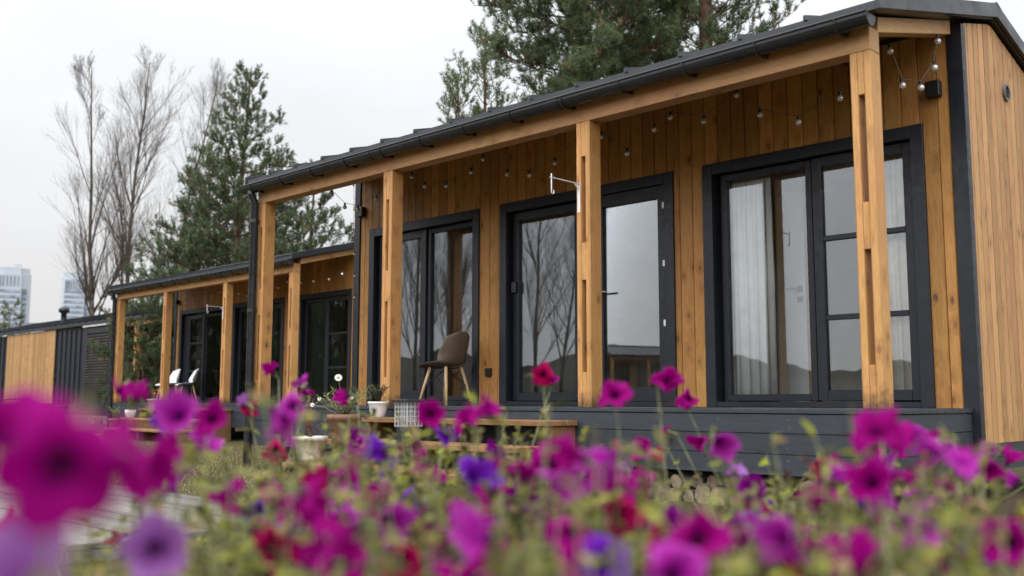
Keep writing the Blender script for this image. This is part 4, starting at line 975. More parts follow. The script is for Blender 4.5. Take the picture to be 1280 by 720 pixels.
# ------------------------------------------------------------------ trees
def tubes_mesh(segs, name, mat, parent, n=5):
    """segs: list of (pts (k,3), radii (k))."""
    m_ = MB()
    for p, r_ in segs: m_.tube(p, r_, n if r_[0] > .02 else 4 if r_[0] > .008 else 3, cap=False)
    return m_.build(name, mat, parent, smooth=True)
def pine(x, y, H, spread, label, base=.15, tufts=1500, seed=1, dens=30, tl=.17, nl=.075, nw=.006, mat='needles', top_open=.6, asym=(0, 0), bark='bark', gap=.0, group='pines behind the cabins', up=.35, tw_n=9, bulge=0.0):
    rg = np.random.default_rng(seed); r = thing('pine_tree', (x, y, GZ), label, 'tree', group)
    B = np.array([x, y, GZ]); k = 14; lean = rg.normal(size=2)*.015*H
    tp = np.array([[x+lean[0]*u*u+.04*math.sin(u*7+seed), y+lean[1]*u*u+.04*math.cos(u*6), GZ+H*u] for u in np.linspace(0, 1, k)])
    tr_ = np.interp(np.linspace(0, 1, k), [0, .05, .5, 1], [.020*H, .0145*H, .009*H, .002*H])
    m_ = MB(); m_.tube(tp, tr_, 10); m_.build('trunk', MT[bark], r, smooth=True)
    limbs = []; T = []; TD = []
    nwh = max(8, int(H*1.9)); hs = np.linspace(base, .975, nwh)
    for hi, u in enumerate(hs):
        c = np.array([np.interp(u, np.linspace(0, 1, k), tp[:, q]) for q in range(3)])
        prof = (1-u)**.75*(.55+.45*min(1, (u-base)/.25+.3)); L0 = spread*prof*(1-bulge*(1-min(1, max(0, (u-base)/.3))))+.25
        nb = rg.integers(4, 7) if u < .93 else 4
        a0 = rg.random()*6.28
        for q in range(nb):
            if rg.random() < gap: continue
            a = a0+q*6.283/nb+rg.normal()*.25; L = L0*rg.uniform(.55, 1.12)
            L *= 1+asym[0]*math.cos(a)+asym[1]*math.sin(a)
            el = up*rg.uniform(.4, 1.4)*(.3+u); d = np.array([math.cos(a), math.sin(a), el])
            ss = np.linspace(0, 1, 6); droop = -.10*(1-u)
            pts = c+np.outer(ss*L, d)+np.outer(ss**2*L, [0, 0, droop+.24*u])+np.cumsum(rg.normal(size=(6, 3))*.02*L, 0)*ss[:, None]
            r0 = .011*L+.004; limbs.append((pts, r0*(1-.85*ss)))
            # side twigs
            nt = max(3, int(L*tw_n))
            for w_ in range(nt):
                s = rg.uniform(.25, 1.0); p0 = np.array([np.interp(s, ss, pts[:, e]) for e in range(3)])
                tw = d/np.linalg.norm(d)*.7+rg.normal(size=3)*.55+np.array([0, 0, .25+.3*u]); tw /= np.linalg.norm(tw); tlw = L*.26*rg.uniform(.4, 1.1)*(1.15-s*.5)+.08
                p1 = p0+tw*tlw; limbs.append((np.array([p0, (p0+p1)/2+rg.normal(size=3)*.02, p1]), np.array([.35, .25, .12])*r0+.002))
                for z in range(max(1, int(tlw/.13))):
                    v = rg.uniform(.35, 1.0); T.append(p0+tw*tlw*v); dd = tw*.6+rg.normal(size=3)*.4+np.array([0, 0, .45]); TD.append(dd)
                T.append(p1); TD.append(tw*.5+np.array([0, 0, .7])+rg.normal(size=3)*.15)
            T.append(pts[-1]); TD.append(d*.5+np.array([0, 0, .8]))
    T.append(tp[-1]-np.array([0, 0, .05])); TD.append(np.array([0, 0, 1.]))
    T = np.array(T); TD = np.array(TD)
    if len(T) > tufts: sel = rg.permutation(len(T))[:tufts]; T, TD = T[sel], TD[sel]
    tubes_mesh(limbs, 'branches', MT['twig'] if bark != 'bark' else MT[bark], r)
    n = len(T); TD /= np.linalg.norm(TD, axis=1)[:, None]
    ln = tl*rg.uniform(.65, 1.35, n)
    rep = dens; TT = np.repeat(T, rep, 0); DD = np.repeat(TD, rep, 0); LL = np.repeat(ln, rep)
    s = rg.random(n*rep); nd = rg.normal(size=(n*rep, 3)); nd -= DD*(nd*DD).sum(1)[:, None]; nd /= np.linalg.norm(nd, axis=1)[:, None]+1e-9
    nd = nd*.85+DD*rg.uniform(.35, 1.0, n*rep)[:, None]; nd /= np.linalg.norm(nd, axis=1)[:, None]
    b0 = TT+DD*(LL*s)[:, None]; e0 = b0+nd*(nl*rg.uniform(.7, 1.25, n*rep))[:, None]
    sdv = np.cross(nd, rg.normal(size=(n*rep, 3))); sdv /= np.linalg.norm(sdv, axis=1)[:, None]+1e-9
    V = np.stack([b0-sdv*nw, b0+sdv*nw, e0], 1).reshape(-1, 3)
    base_t = np.clip(rg.normal(.45, .2, n)+(rg.random(n) < .035)*.6, 0, 1)
    tint = np.clip(np.repeat(base_t, rep)+rg.normal(size=n*rep)*.08, 0, 1)
    big_mesh('crown', V, None, MT[mat], r, tint, 3); return r

def bare_tree(x, y, H, label, seed=1, up=1.0, spread=.26, thick=.0072, group='bare trees far left', levels=3, lean=(0, 0), twigs=1.0, fork=.12):
    rg = np.random.default_rng(seed); r = thing('bare_tree', (x, y, GZ), label, 'tree', group); segs = []
    def grow(p, d, L, r0, lev):
        k = 7 if lev == 0 else 5; ss = np.linspace(0, 1, k); pts = [p]; dd = d.copy()
        for i in range(1, k):
            dd = dd+rg.normal(size=3)*(.045 if lev == 0 else .10)+np.array([0, 0, .10*up*(lev > 0)]); dd /= np.linalg.norm(dd); pts.append(pts[-1]+dd*L/(k-1))
        pts = np.array(pts); rad = r0*(1-.78*ss) if lev else r0*np.interp(ss, [0, .08, .6, 1], [1.25, 1, .6, .15]); segs.append((pts, np.maximum(rad, .0026+.0009*(3-lev))))
        if lev >= levels: return
        nb = int((26, 11, 7, 4)[lev]*twigs)
        for q in range(nb):
            s = rg.uniform(fork if lev == 0 else .15, .97); c = np.array([np.interp(s, ss, pts[:, e]) for e in range(3)])
            a = rg.random()*6.28; ax = np.cross(dd, [math.cos(a), math.sin(a), .3]); ax /= np.linalg.norm(ax)+1e-9
            ang = rg.uniform(.28, .62) if lev == 0 else rg.uniform(.25, .65); nd = dd*math.cos(ang)+ax*math.sin(ang)
            LL = (H*spread*(1.25-s) if lev == 0 else L*.55*(1.2-s*.7))*rg.uniform(.7, 1.25)
            grow(c, nd, LL, max(.003, np.interp(s, ss, rad)*(.5 if lev else .42)), lev+1)
    d0 = np.array([lean[0], lean[1], 1.]); d0 /= np.linalg.norm(d0)
    grow(np.array([x, y, GZ]), d0, H, H*thick, 0)
    m_ = MB(); m_.tube(segs[0][0], segs[0][1], 9); m_.build('trunk', MT['greybark'], r, smooth=True)
    tubes_mesh(segs[1:], 'crown', MT['twig'], r); return r

def top_h(py, px, d):      # height of a tree whose top shows at row py
    p = ray(px, py); k = d/np.linalg.norm(p[:2]); return float(HC+p[2]*k-GZ)
TREES = True
bare_tree(*polar(112, 45), top_h(98, 125, 45), 'straight bare tree with a single trunk, leftmost of the leafless trees', 3, spread=.30, fork=.22, lean=(.05, .05))
bare_tree(*polar(150, 48), top_h(75, 185, 48), 'tall bare tree with many upright limbs, second leafless tree from the towers', 5, spread=.36, lean=(.03, .05), fork=.12, twigs=1.15)
bare_tree(*polar(172, 50), top_h(92, 235, 50), 'bare tree leaning right, partly behind the tallest left hand pine', 9, spread=.36, lean=(.08, .12), fork=.12, twigs=1.1)
bare_tree(*polar(442, 36), top_h(215, 430, 36), 'thin bare tree seen through the end bay of the near porch', 12, spread=.3, fork=.3, twigs=.7)
pine(*polar(288, 31), top_h(88, 290, 31), 2.9, 'tall pine with a pointed top behind the second cabin', .12, 5200, 21, 34, .20, .095, .0085, tw_n=12)
pine(*polar(258, 34), top_h(185, 258, 34), 3.1, 'broad lower pine left of the pointed pine', .10, 4200, 22, 30, .20, .095, .009, tw_n=11)
pine(*polar(318, 35), top_h(195, 318, 35), 2.7, 'lower pine right of the pointed pine, beside the near downpipe', .10, 3200, 23, 30, .20, .095, .009, tw_n=10)
pine(*polar(212, 36), top_h(290, 222, 36), 2.6, 'bushy low pine between the bare trees and the second cabin roof', .05, 3000, 24, 30, .2, .095, .009, tw_n=11)
pine(*polar(384, 30), top_h(215, 386, 30), 2.7, 'pine framed by the open end bay of the near porch', .10, 3800, 25, 32, .19, .095, .008, tw_n=12)
pine(*polar(180, 31.5), top_h(358, 180, 31.5), 1.5, 'young pine standing before the charcoal cabin, seen through the second porch', .18, 1800, 26, 32, .2, .095, .009, tw_n=14)
pine(*polar(3, 60), top_h(385, 3, 60), 2.0, 'small dark pine at the foot of the left tower', .05, 700, 27, 26, .3, .14, .014)
pine(*polar(573, 17), top_h(98, 572, 17), 1.25, 'slender young pine left of the large pine, over the near roof', .25, 1000, 28, 40, .17, .075, .005, 'needles_big', up=.9, tw_n=11)
pine(*polar(606, 17.6), top_h(66, 606, 17.6), 1.15, 'slightly taller young pine standing closest to the large pine', .3, 900, 29, 40, .17, .075, .005, 'needles_big', up=.9, tw_n=11)
pine(*polar(738, 20), 15.0, 3.3, 'large dense pine rising behind the near cabin roof', .26, 12500, 31, 36, .18, .105, .0058, 'needles_big', tw_n=20, bulge=.5)
pine(*polar(895, 21), 16.5, 3.0, 'tall open pine with a bare reddish trunk behind the near cabin roof', .40, 3600, 33, 40, .17, .095, .0055, 'needles_big', gap=.3, tw_n=11)
pine(*polar(812, 24), 14.0, 3.0, 'dense pine between the large pine and the open pine', .22, 8000, 34, 34, .18, .10, .0066, 'needles_big', tw_n=15)

# trees behind the viewer that the panes mirror
def mirror(px, dist):
    p = ray(px, 505); p = p/np.linalg.norm(p[:2]); q = CAMP+p*dist; return float(q[0]), float(2*(PD+.1)-q[1])
bare_tree(*mirror(672, 46), 12.5, 'bare tree mirrored in the pane left of the glass door', 41, spread=.36, group='leafless trees mirrored in the panes', fork=.12, twigs=1.1)
bare_tree(*mirror(700, 54), 13, 'bare tree mirrored right of centre in the pane left of the glass door', 42, spread=.34, group='leafless trees mirrored in the panes', fork=.12)
bare_tree(*mirror(520, 46), 13, 'bare tree mirrored in the left pane behind the taupe chair', 43, spread=.36, group='leafless trees mirrored in the panes', fork=.12, twigs=1.1)
bare_tree(*mirror(560, 52), 14, 'bare tree mirrored in the right pane behind the taupe chair', 44, spread=.34, group='leafless trees mirrored in the panes', fork=.12)

pine_src = bpy.data.objects['pine_tree.001']
for i, (px_, d_, sc_) in enumerate(((236, 46, 1.0), (262, 52, 1.15), (300, 50, 1.05), (338, 44, .95), (392, 48, 1.1), (425, 53, 1.2))):
    p = ray(px_, 505); p = p/np.linalg.norm(p[:2]); q = CAMP+p*d_
    c = copy_tree(pine_src); c.location = (q[0], 2*(S2[2]+PD+.1)-q[1], GZ); c.rotation_euler = (0, 0, i*1.3); c.scale = (sc_,)*3
    tag(c, 'pine mirrored darkly in the panes of the second cabin', 'tree', 'pines mirrored in the second cabin')
mq = mirror(815, 60); cc = copy_tree(cab2); cc.location = (mq[0], mq[1], GZ); cc.rotation_euler = (0, 0, math.pi*.62)
tag(cc, 'cabin opposite, mirrored low in the pane of the glass door')
# ------------------------------------------------------------------ city on the skyline
def tower(px0, px1, pytop, dist, label, seed):
    a = at((px0+px1)/2, 505, dist); b0 = at(px0, 505, dist); b1 = at(px1, 505, dist)
    W = float(np.linalg.norm(b1-b0)); Ht = float(at(px0, pytop, dist)[2]-GZ)
    r = thing('high_rise', (a[0], a[1], GZ), label, 'tower block', 'pale tower blocks on the skyline')
    rc = ray((px0+px1)/2, 505); th = math.atan2(rc[1], rc[0])-math.pi/2
    W *= abs(math.cos(th-math.atan2(R2[1], R2[0])))
    def bld(mb, nm, mat, par): 
        vs = []
        for (x, y, z) in mb.v: vs.append((a[0]+x*math.cos(th)-y*math.sin(th), a[1]+x*math.sin(th)+y*math.cos(th), GZ+z))
        mb.v = vs; return mb.build(nm, mat, par)
    m_ = MB(); w2 = W/2
    foot = [(-w2, 8), (-w2*.8, 1.5), (-w2*.3, 0), (w2*.52, 0), (w2*.56, 2.5), (w2, 6), (w2, 14), (-w2, 14)]
    m_.prism(foot, lambda u, v, z: (u, v, z), 0, Ht-4); m_.prism([(u*.93, v*.9+1.2) for u, v in foot], lambda u, v, z: (u, v, z), Ht-4, Ht); wl = bld(m_, 'wall', MT['tower'], r)
    rg = random.Random(seed); fl_ = 3.6; z = 4
    while z < Ht-13:
        win = MB(); e0 = -w2*.78; e1 = w2*.46
        win.box(-w2*.30, e1, -.35, 1.2, z, z+1.7); bld(win, 'window_band', MT['tower_win'], wl)
        win = MB(); win.add([(-w2*.80, 1.1, z), (-w2*.31, -.3, z), (-w2*.31, -.3, z+1.7), (-w2*.80, 1.1, z+1.7), (-w2*.80, 2.1, z), (-w2*.31, 1, z), (-w2*.31, 1, z+1.7), (-w2*.80, 2.1, z+1.7)], [(0, 1, 2, 3), (7, 6, 5, 4), (0, 4, 5, 1), (1, 5, 6, 2), (2, 6, 7, 3), (3, 7, 4, 0)]); bld(win, 'window_band', MT['tower_win'], wl)
        drk = MB(); drk.box(w2*.60, w2*.80, 1.6, 5, z, z+2.1+rg.random()*.5); bld(drk, 'balcony', MT['tower_win2'], wl)
        z += fl_
    for i in range(7): drk = MB(); drk.box(-w2*.75+i*w2*.18, -w2*.75+i*w2*.18+w2*.07, -.3, 1.4, Ht-12, Ht-5.5); bld(drk, 'tall_window', MT['tower_win2'], wl)
    m_ = MB(); m_.box(w2*.15, w2*.5, 4, 10, Ht, Ht+2.6); bld(m_, 'plant_room', MT['tower'], r)
    return r
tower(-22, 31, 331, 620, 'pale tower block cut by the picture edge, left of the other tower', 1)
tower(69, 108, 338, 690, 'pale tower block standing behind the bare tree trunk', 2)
a = at(20, 402, 160)
r = thing('low_building', (a[0], a[1], GZ), 'long low pale blue roofed building below the towers', 'building')
def lb(mb, nm, mat):
    th = math.atan2(R2[1], R2[0])+.05
    mb.v = [(a[0]+x*math.cos(th)-y*math.sin(th), a[1]+x*math.sin(th)+y*math.cos(th), GZ+z) for x, y, z in mb.v]; return mb.build(nm, mat, r)
m_ = MB(); m_.box(-10, 6, 0, 14, 0, 12.2); m_.box(6.01, 9, 1, 13, 0, 11.6); lb(m_, 'wall', MT['tower'])
m_ = MB(); m_.box(-10.4, 6.3, -.5, 14.4, 12.2, 13.2); lb(m_, 'roof', MT['tower_win'])
for i in range(7): m_ = MB(); m_.box(-9+i*2.2, -7.6+i*2.2, -.1, .3, 9.2, 10.8); lb(m_, 'window', MT['tower_win2'])

# ------------------------------------------------------------------ flower bed in front
m_ = MB(); pts = []
for (px_, d_) in ((-120, 1.0), (60, 2.6), (330, 3.0), (640, 3.4), (1000, 3.6), (1420, 3.2), (1500, .9), (900, .35), (300, .35), (-100, .45)):
    p = ray(px_, 505); p = p/(p@Fv); q = CAMP+p*d_; pts.append((q[0], q[1]))
m_.prism(pts, lambda u, v, z: (u, v, z), GZ-.05, GZ+.05)
tag(m_.build('flower_bed', MT['soil'], bevel=.02), 'dark earth of the flower bed', None, None, 'structure')

def blossom_mesh(var, c):
    rg = np.random.default_rng(100+var*7); nr, na = 9, 50
    R0 = .037; ph = rg.random()*6; ruff = [rg.uniform(-1, 1) for _ in range(6)]
    vs = []; pet = []
    rads = [.10, .13, .20, .33, .50, .68, .84, .95, 1.0]; zs = [-.040, -.030, -.022, -.014, -.008, -.003, .000, .000, -.002]
    fold = rg.uniform(-.034, .026, 2); fa = rg.random()*6.28; cl_ = rg.uniform(.96, 1.06) if var < 5 else rg.uniform(.6, .95)
    lsz = rg.uniform(.72, 1.12, 5); lz = rg.uniform(-.016, .012, 5); lpos = np.arange(5)*2*math.pi/5
    for i in range(nr):
        for j in range(na):
            a = 2*math.pi*j/na; wl = np.maximum(0, np.cos(a-lpos))**4; wl /= wl.sum(); ls = float(wl@lsz); lzz = float(wl@lz); lobe = abs(math.cos(2.5*a)); rr = R0*(1+.10*ruff[0]*math.cos(a+ph))*(.80+.24*lobe**.55)*(1+(ls-1)*rads[i])
            q = rads[i]; r_ = rr*q if i > 2 else R0*q
            z = zs[i]+(q**2)*(1.15*lzz+.009*math.sin(5*a+ph)*ruff[1]+.008*math.sin(3*a+ruff[2]*4)+.0045*math.sin(11*a+ruff[3]*5)*q**3+.014*ruff[4]*math.cos(a+ph*2)+fold[0]*math.cos(a-fa)**2+.012*max(0, math.sin(a*1+fa))**3*ruff[5]); r_ *= 1-(1-cl_)*q
            vs.append((r_*math.cos(a), r_*math.sin(a), z)); pet.append((q if i > 1 else .05, max(0, 1-abs(math.sin(2.5*a))*5)*(1-q)+.35*(.5+.5*math.sin(23*a))*(q < .9), a/6.283))
    fs = [(i*na+j, i*na+(j+1) % na, (i+1)*na+(j+1) % na, (i+1)*na+j) for i in range(nr-1) for j in range(na)]
    k = len(vs); mt = [0]*len(fs); n2 = 8
    for rr, z in ((.0042, -.028), (.0046, -.040), (.0038, -.050), (.0015, -.056)):
        for j in range(n2): a = 2*math.pi*j/n2; vs.append((rr*math.cos(a), rr*math.sin(a), z)); pet.append((0, 0, 0))
    for i in range(3):
        for j in range(n2): fs.append((k+i*n2+j, k+i*n2+(j+1) % n2, k+(i+1)*n2+(j+1) % n2, k+(i+1)*n2+j)); mt.append(1)
    for q in range(5):
        a = q*1.2566; b = len(vs); d0 = np.array([math.cos(a), math.sin(a), 0]); d1 = np.array([-math.sin(a), math.cos(a), 0]); z0 = np.array([0, 0, 1.])
        for p in (d0*.004-z0*.045-d1*.0018, d0*.004-z0*.045+d1*.0018, d0*.012-z0*.030+d1*.0022, d0*.017-z0*.020, d0*.012-z0*.030-d1*.0022): vs.append(tuple(p)); pet.append((0, 0, 0))
        fs.append(tuple(range(b, b+5))); mt.append(1)
    me = bpy.data.meshes.new('blossom'); me.from_pydata([tuple(map(float, v)) for v in vs], [], fs)
    me.materials.append(PET[c]); me.materials.append(MT['calyx']); me.polygons.foreach_set('material_index', mt); me.polygons.foreach_set('use_smooth', [True]*len(fs))
    at_ = me.attributes.new('petal', 'FLOAT_VECTOR', 'POINT'); at_.data.foreach_set('vector', np.array(pet, np.float32).ravel()); me.update(); return me
BM = {}
def bmesh_of(c, op=False):
    v = random.randrange(5) if op else random.randrange(10)
    if (v, c) not in BM: BM[(v, c)] = blossom_mesh(v, c)
    return BM[(v, c)]
# blossoms: picture column, row, width, colour, facing (c camera, u up, l/r sideways, d drooping)
FL = [(78, 586, 160, 'M', 'c'), (2, 535, 112, 'M', 'u'), (150, 570, 92, 'M', 'r'), (186, 584, 74, 'M', 'd'), (212, 560, 60, 'M', 'l'), (175, 487, 46, 'M', 'u'), (148, 494, 36, 'M', 'l'),
      (337, 461, 24, 'M', 'l'), (378, 479, 26, 'P', 'c'), (383, 494, 28, 'M', 'c'), (428, 497, 26, 'M', 'c'), (355, 532, 62, 'P', 'd'), (362, 510, 48, 'P', 'l'), (222, 516, 56, 'P', 'c'), (205, 524, 44, 'V', 'l'), (268, 519, 50, 'M', 'c'), (255, 554, 46, 'P', 'r'),
      (225, 600, 48, 'D', 'd'), (305, 622, 56, 'M', 'd'), (318, 638, 40, 'V', 'd'), (398, 598, 52, 'R', 'd'), (420, 603, 40, 'M', 'r'), (476, 562, 44, 'V', 'd'), (508, 627, 34, 'V', 'd'), (571, 656, 38, 'M', 'c'), (500, 702, 70, 'R', 'c'),
      (755, 702, 78, 'V', 'c'), (684, 585, 52, 'M', 'u'), (705, 608, 60, 'P', 'c'), (697, 632, 54, 'M', 'c'), (722, 640, 46, 'M', 'r'), (620, 602, 52, 'M', 'u'), (640, 612, 40, 'D', 'l'), (602, 510, 50, 'M', 'u'), (580, 518, 40, 'M', 'l'), (538, 516, 44, 'M', 'r'), (560, 545, 36, 'V', 'd'),
      (679, 469, 32, 'R', 'c'), (692, 472, 26, 'M', 'r'), (768, 490, 42, 'M', 'c'), (838, 477, 34, 'M', 'r'), (866, 496, 30, 'M', 'd'), (902, 554, 42, 'P', 'r'), (872, 553, 30, 'M', 'l'), (826, 541, 28, 'M', 'c'), (826, 566, 26, 'R', 'd'),
      (776, 608, 56, 'M', 'u'), (803, 616, 46, 'M', 'd'), (752, 603, 40, 'M', 'l'), (866, 668, 84, 'M', 'u'), (905, 690, 72, 'M', 'r'), (832, 652, 62, 'D', 'u'), (845, 705, 76, 'R', 'd'), (1005, 704, 76, 'R', 'r'), (985, 690, 58, 'M', 'd'), (944, 652, 46, 'L', 'd'), (964, 636, 26, 'V', 'c'), (936, 634, 34, 'R', 'd'), (942, 615, 44, 'D', 'u'),
      (1100, 533, 62, 'M', 'u'), (1122, 546, 50, 'M', 'r'), (1088, 602, 64, 'M', 'c'), (1110, 612, 60, 'P', 'r'), (1078, 612, 46, 'V', 'l'), (1120, 584, 56, 'M', 'u'), (1098, 573, 40, 'D', 'u'), (1170, 552, 56, 'P', 'u'), (1200, 568, 60, 'P', 'c'), (1222, 578, 46, 'M', 'r'), (1160, 586, 34, 'M', 'c'), (1240, 590, 48, 'M', 'd'), (1030, 583, 26, 'R', 'd'), (1014, 588, 24, 'R', 'l'), (1062, 634, 24, 'M', 'r'), (1045, 637, 22, 'R', 'l'), (1166, 649, 28, 'M', 'd'), (1208, 692, 56, 'V', 'c'), (1262, 676, 70, 'M', 'c'), (1232, 660, 48, 'M', 'l'), (1270, 640, 36, 'R', 'd'),
      (195, 684, 92, 'L', 'c'), (30, 716, 150, 'L', 'u'), (38, 664, 36, 'R', 'd'), (8, 690, 60, 'R', 'd'), (142, 672, 34, 'R', 'd'), (366, 664, 40, 'V', 'd'), (336, 682, 66, 'R', 'd'), (320, 660, 44, 'M', 'd'), (455, 666, 34, 'M', 'r'), (590, 688, 54, 'D', 'd'), (600, 700, 60, 'V', 'd'), (545, 596, 30, 'M', 'r'), (445, 543, 34, 'D', 'd'), (655, 690, 46, 'M', 'd'), (700, 690, 40, 'R', 'd'), (785, 585, 26, 'L', 'u'), (920, 588, 34, 'L', 'd'), (303, 500, 30, 'L', 'd'), (320, 512, 30, 'R', 'd'), (770, 660, 40, 'P', 'd'), (665, 655, 34, 'D', 'l'), (1140, 690, 40, 'M', 'd'), (580, 640, 26, 'M', 'd'), (520, 555, 24, 'M', 'd'), (735, 575, 30, 'P', 'l'), (470, 605, 26, 'D', 'd')]
# plants: picture column, distance along the view axis, crown width in m, canopy top z, leaves, label
PL = [(60, .62, .16, -.16, 120, 'petunia with one very large magenta bloom close to the viewer, lower left'),
      (175, .95, .18, -.20, 170, 'petunia with a pale lilac bloom low beside the boardwalk'),
      (10, 1.1, .2, -.14, 170, 'petunia at the picture edge before the black barbecue, with a magenta and a lilac bloom'),
      (165, 2.05, .2, -.22, 110, 'petunia with two magenta blooms before the left end of the second cabin'),
      (245, 1.75, .24, -.20, 240, 'petunia with pink and magenta blooms before the white chairs'),
      (355, 1.55, .24, -.16, 300, 'petunia with a drooping lilac pink bloom before the near downpipe'),
      (400, 2.9, .25, -.16, 260, 'petunia with small pink blooms before the third window of the second cabin'),
      (330, 1.25, .24, -.17, 320, 'petunia with drooping magenta blooms low before the near steps'),
      (420, 1.9, .3, -.19, 420, 'petunia with red and violet blooms before the terracotta pot'),
      (500, 1.2, .26, -.15, 380, 'petunia with a dark red bloom at the bottom edge, below the taupe chair'),
      (540, 2.3, .3, -.15, 420, 'petunia with magenta blooms just below the taupe chair'),
      (600, 1.6, .28, -.15, 400, 'petunia with a ring eyed magenta bloom before the end of the steps'),
      (645, 2.1, .28, -.14, 360, 'petunia with a cluster of magenta blooms before the top step end'),
      (690, 2.7, .3, -.17, 360, 'petunia with one tall crimson bloom before the pane left of the glass door'),
      (712, 1.65, .26, -.14, 340, 'petunia with a stack of magenta blooms before the third porch post'),
      (765, 1.1, .24, -.15, 340, 'petunia with one large violet bloom at the bottom edge'),
      (785, 2.2, .28, -.20, 300, 'petunia with a tall magenta bloom before the glass door'),
      (850, 1.0, .22, -.12, 320, 'petunia with two big magenta blooms at the bottom edge, right of the violet one'),
      (855, 2.7, .26, -.27, 190, 'petunia with thin stems and nodding blooms left of the big window'),
      (945, 1.9, .24, -.25, 260, 'petunia with dark violet and red blooms under the big window'),
      (990, 1.25, .24, -.13, 360, 'petunia with crimson blooms at the bottom edge before the near corner post'),
      (1100, 1.7, .28, -.13, 420, 'petunia with many magenta blooms at the foot of the near corner post'),
      (1040, 2.9, .3, -.20, 320, 'petunia with tiny red buds under the three pane sash'),
      (1195, 1.75, .26, -.13, 380, 'petunia with pink purple blooms before the dark corner trim'),
      (1150, 1.2, .26, -.15, 360, 'leafy petunia with few blooms at the bottom edge, right of the near post'),
      (1255, 1.15, .24, -.13, 380, 'petunia with magenta and violet blooms under the gable end'),
      (1250, 2.5, .3, -.20, 320, 'petunia with one red bud before the pale billets under the gable')]
PL += [(330, 3.3, .24, -.34, 150, 'petunia farthest left in the back row, before the lawn'),
       (395, 3.1, .3, -.14, 340, 'back row petunia before the white urn pot'),
       (470, 3.3, .32, -.12, 380, 'back row petunia before the lowest near step'),
       (555, 3.4, .32, -.12, 380, 'back row petunia before the wire lantern and second step'),
       (630, 3.3, .32, -.14, 360, 'back row petunia before the right end of the second step'),
       (310, 2.2, .24, -.26, 200, 'petunia with yellowish leaves right of the boardwalk end'),
       (1010, 2.3, .26, -.24, 260, 'middle row petunia between the tiny red buds and the corner post'),
       (920, 3.2, .26, -.34, 160, 'back row petunia before the stacked logs under the big window')]
rx = random.Random(5)
FL = FL[:5]+[(a_, b_, c_*.9, d_, e_) for a_, b_, c_, d_, e_ in FL[5:]]
for k in range(250):
    t_ = rx.choice((1.0, 1.15, 1.3, 1.5, 1.7, 1.9, 2.1, 2.4, 2.8)); px_ = rx.uniform(300, 1278)
    zb = -.15+rx.gauss(0, .05); py_ = 506+(.049-zb)/t_*FPX*rx.uniform(.72, 1.05)
    if py_ > 735 or py_ < 545 or (820 < px_ < 1010 and py_ < 655) or px_ < 330: continue
    FL.append((px_, py_, FPX*.072/t_*rx.uniform(.5, .92), rx.choice('MMMMMMMMPPPDVR'), rx.choice('uulrddlr')))
plants = []
for (px_, t_, wd_, zt, nl_, lab) in PL:
    q = at(px_, 505, t_); r = thing('petunia_plant', (q[0], q[1], GZ+.045), lab, 'petunia', 'petunias in the front flower bed')
    plants.append(dict(o=r, p=np.array([q[0], q[1], GZ+.04]), w=wd_, zt=zt, n=nl_, t=t_, px=px_, st=MB(), bl=0))
to_cam = lambda p: (CAMP-p)/np.linalg.norm(CAMP-p)
def spline(a, b, c, n=7):
    u = np.linspace(0, 1, n)[:, None]; return a*(1-u)**2+2*b*u*(1-u)+c*u**2
face_cam = {75, 78, 571, 500, 755, 679, 905, 1208, 1262, 195, 768, 1088}
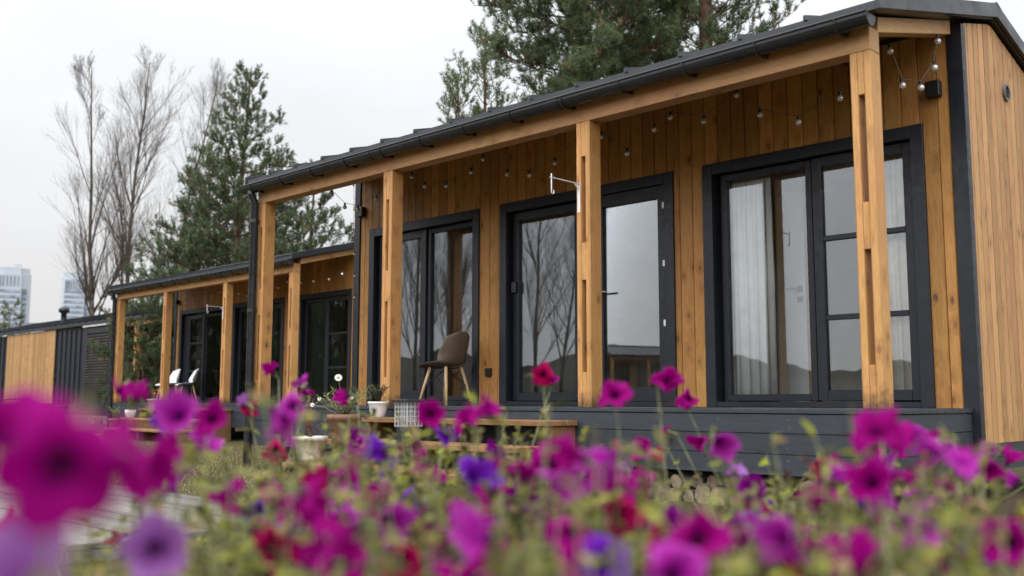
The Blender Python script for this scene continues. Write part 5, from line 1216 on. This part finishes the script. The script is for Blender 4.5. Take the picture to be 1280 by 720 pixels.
for (px_, py_, wpx, c, fc) in FL:
    if fc == 'c' and px_ not in face_cam: fc = random.choice('lru')
    dpt = FPX*.068/wpx; dpt = min(3.6, max(.55, dpt)); P = at(px_, py_, dpt)
    pl = min(plants, key=lambda q: np.linalg.norm(q['p'][:2]-P[:2])+.1*random.random())
    tc = to_cam(P); rt = np.array(R2)
    n_ = {'c': tc*1.2+np.array([0, 0, .25]), 'u': tc*.55+np.array([0, 0, .75]), 'l': tc*.6-rt*.8+np.array([0, 0, .25]), 'r': tc*.6+rt*.8+np.array([0, 0, .25]), 'd': tc*.5+rt*random.choice((-.6, .6))+np.array([0, 0, -.35])}[fc]
    n_ = n_+RNG.normal(size=3)*(.25 if fc == 'c' else .45); n_ /= np.linalg.norm(n_)
    o = bpy.data.objects.new('blossom', bmesh_of(c, fc in 'cu')); col.objects.link(o); o.parent = pl['o']
    qt = Vector(n_).to_track_quat('Z', 'Y'); o.rotation_euler = (qt.to_matrix() @ Matrix.Rotation(random.random()*6.28, 3, 'Z')).to_euler()
    sc = wpx*dpt/FPX/.072; sc = sc*random.uniform(.90, 1.08); o.scale = (sc, sc, sc*(1.25 if fc == 'd' else 1.0))
    o.location = [float(v) for v in (P-np.array(pl['o'].location))]
    back = P-n_*.055*sc; base = pl['p']+np.array([*RNG.normal(size=2)*.05, 0])
    mid = base*.45+back*.55+np.array([0, 0, .06]); mid[2] = max(mid[2], base[2]+.15)
    s = spline(base, mid, back, 8); pl['st'].tube(s, np.linspace(.0032, .0014, 8), 5); pl['bl'] += 1
    # a few leaves along the flowering stem
    k = 11; pl.setdefault('lp', []); pl.setdefault('ld', [])
    for _ in range(k):
        i = random.randrange(2, 8); pl['lp'].append(s[i]+RNG.normal(size=3)*.008); dd = RNG.normal(size=3); dd[2] = abs(dd[2])*.5; pl['ld'].append(dd)
for pl in plants:
    n = pl['n']; LP = list(pl.get('lp', [])); LD = list(pl.get('ld', []))
    ns = max(12, int(n/8.2))
    for k in range(ns):
        a = random.random()*6.283; rr = pl['w']*math.sqrt(random.random())
        top = pl['zt']+.012+random.gauss(0, .045)-.10*(rr/pl['w'])**2
        if pl['t'] > 1.5 and random.random() < .2: top += random.uniform(.03, .15)
        tip = np.array([pl['p'][0]+math.cos(a)*rr, pl['p'][1]+math.sin(a)*rr, top]); base = pl['p']+np.array([math.cos(a)*rr*.25, math.sin(a)*rr*.25, 0])
        mid = base*.5+tip*.5+np.array([math.cos(a)*.03, math.sin(a)*.03, .05]); s = spline(base, mid, tip, 7); pl['st'].tube(s, np.linspace(.003, .0012, 7), 4)
        for _ in range(13):
            u = 1-random.random()**1.6*.85; i = u*6; i0 = min(5, int(i)); q = s[i0]+(s[i0+1]-s[i0])*(i-i0); LP.append(q); dd = RNG.normal(size=3)+(s[i0+1]-s[i0])*6; dd[2] = dd[2]*.7+.15; LD.append(dd)
    pl['st'].build('stems', MT['stem'], pl['o'], smooth=True)
    N_ = len(LP); leaf_cloud('foliage', pl['o'], LP, LD, RNG.uniform(.018, .046, N_), RNG.uniform(.010, .022, N_), MT['leaf'], tint=np.clip(RNG.normal(.50, .28, N_), 0, 1))
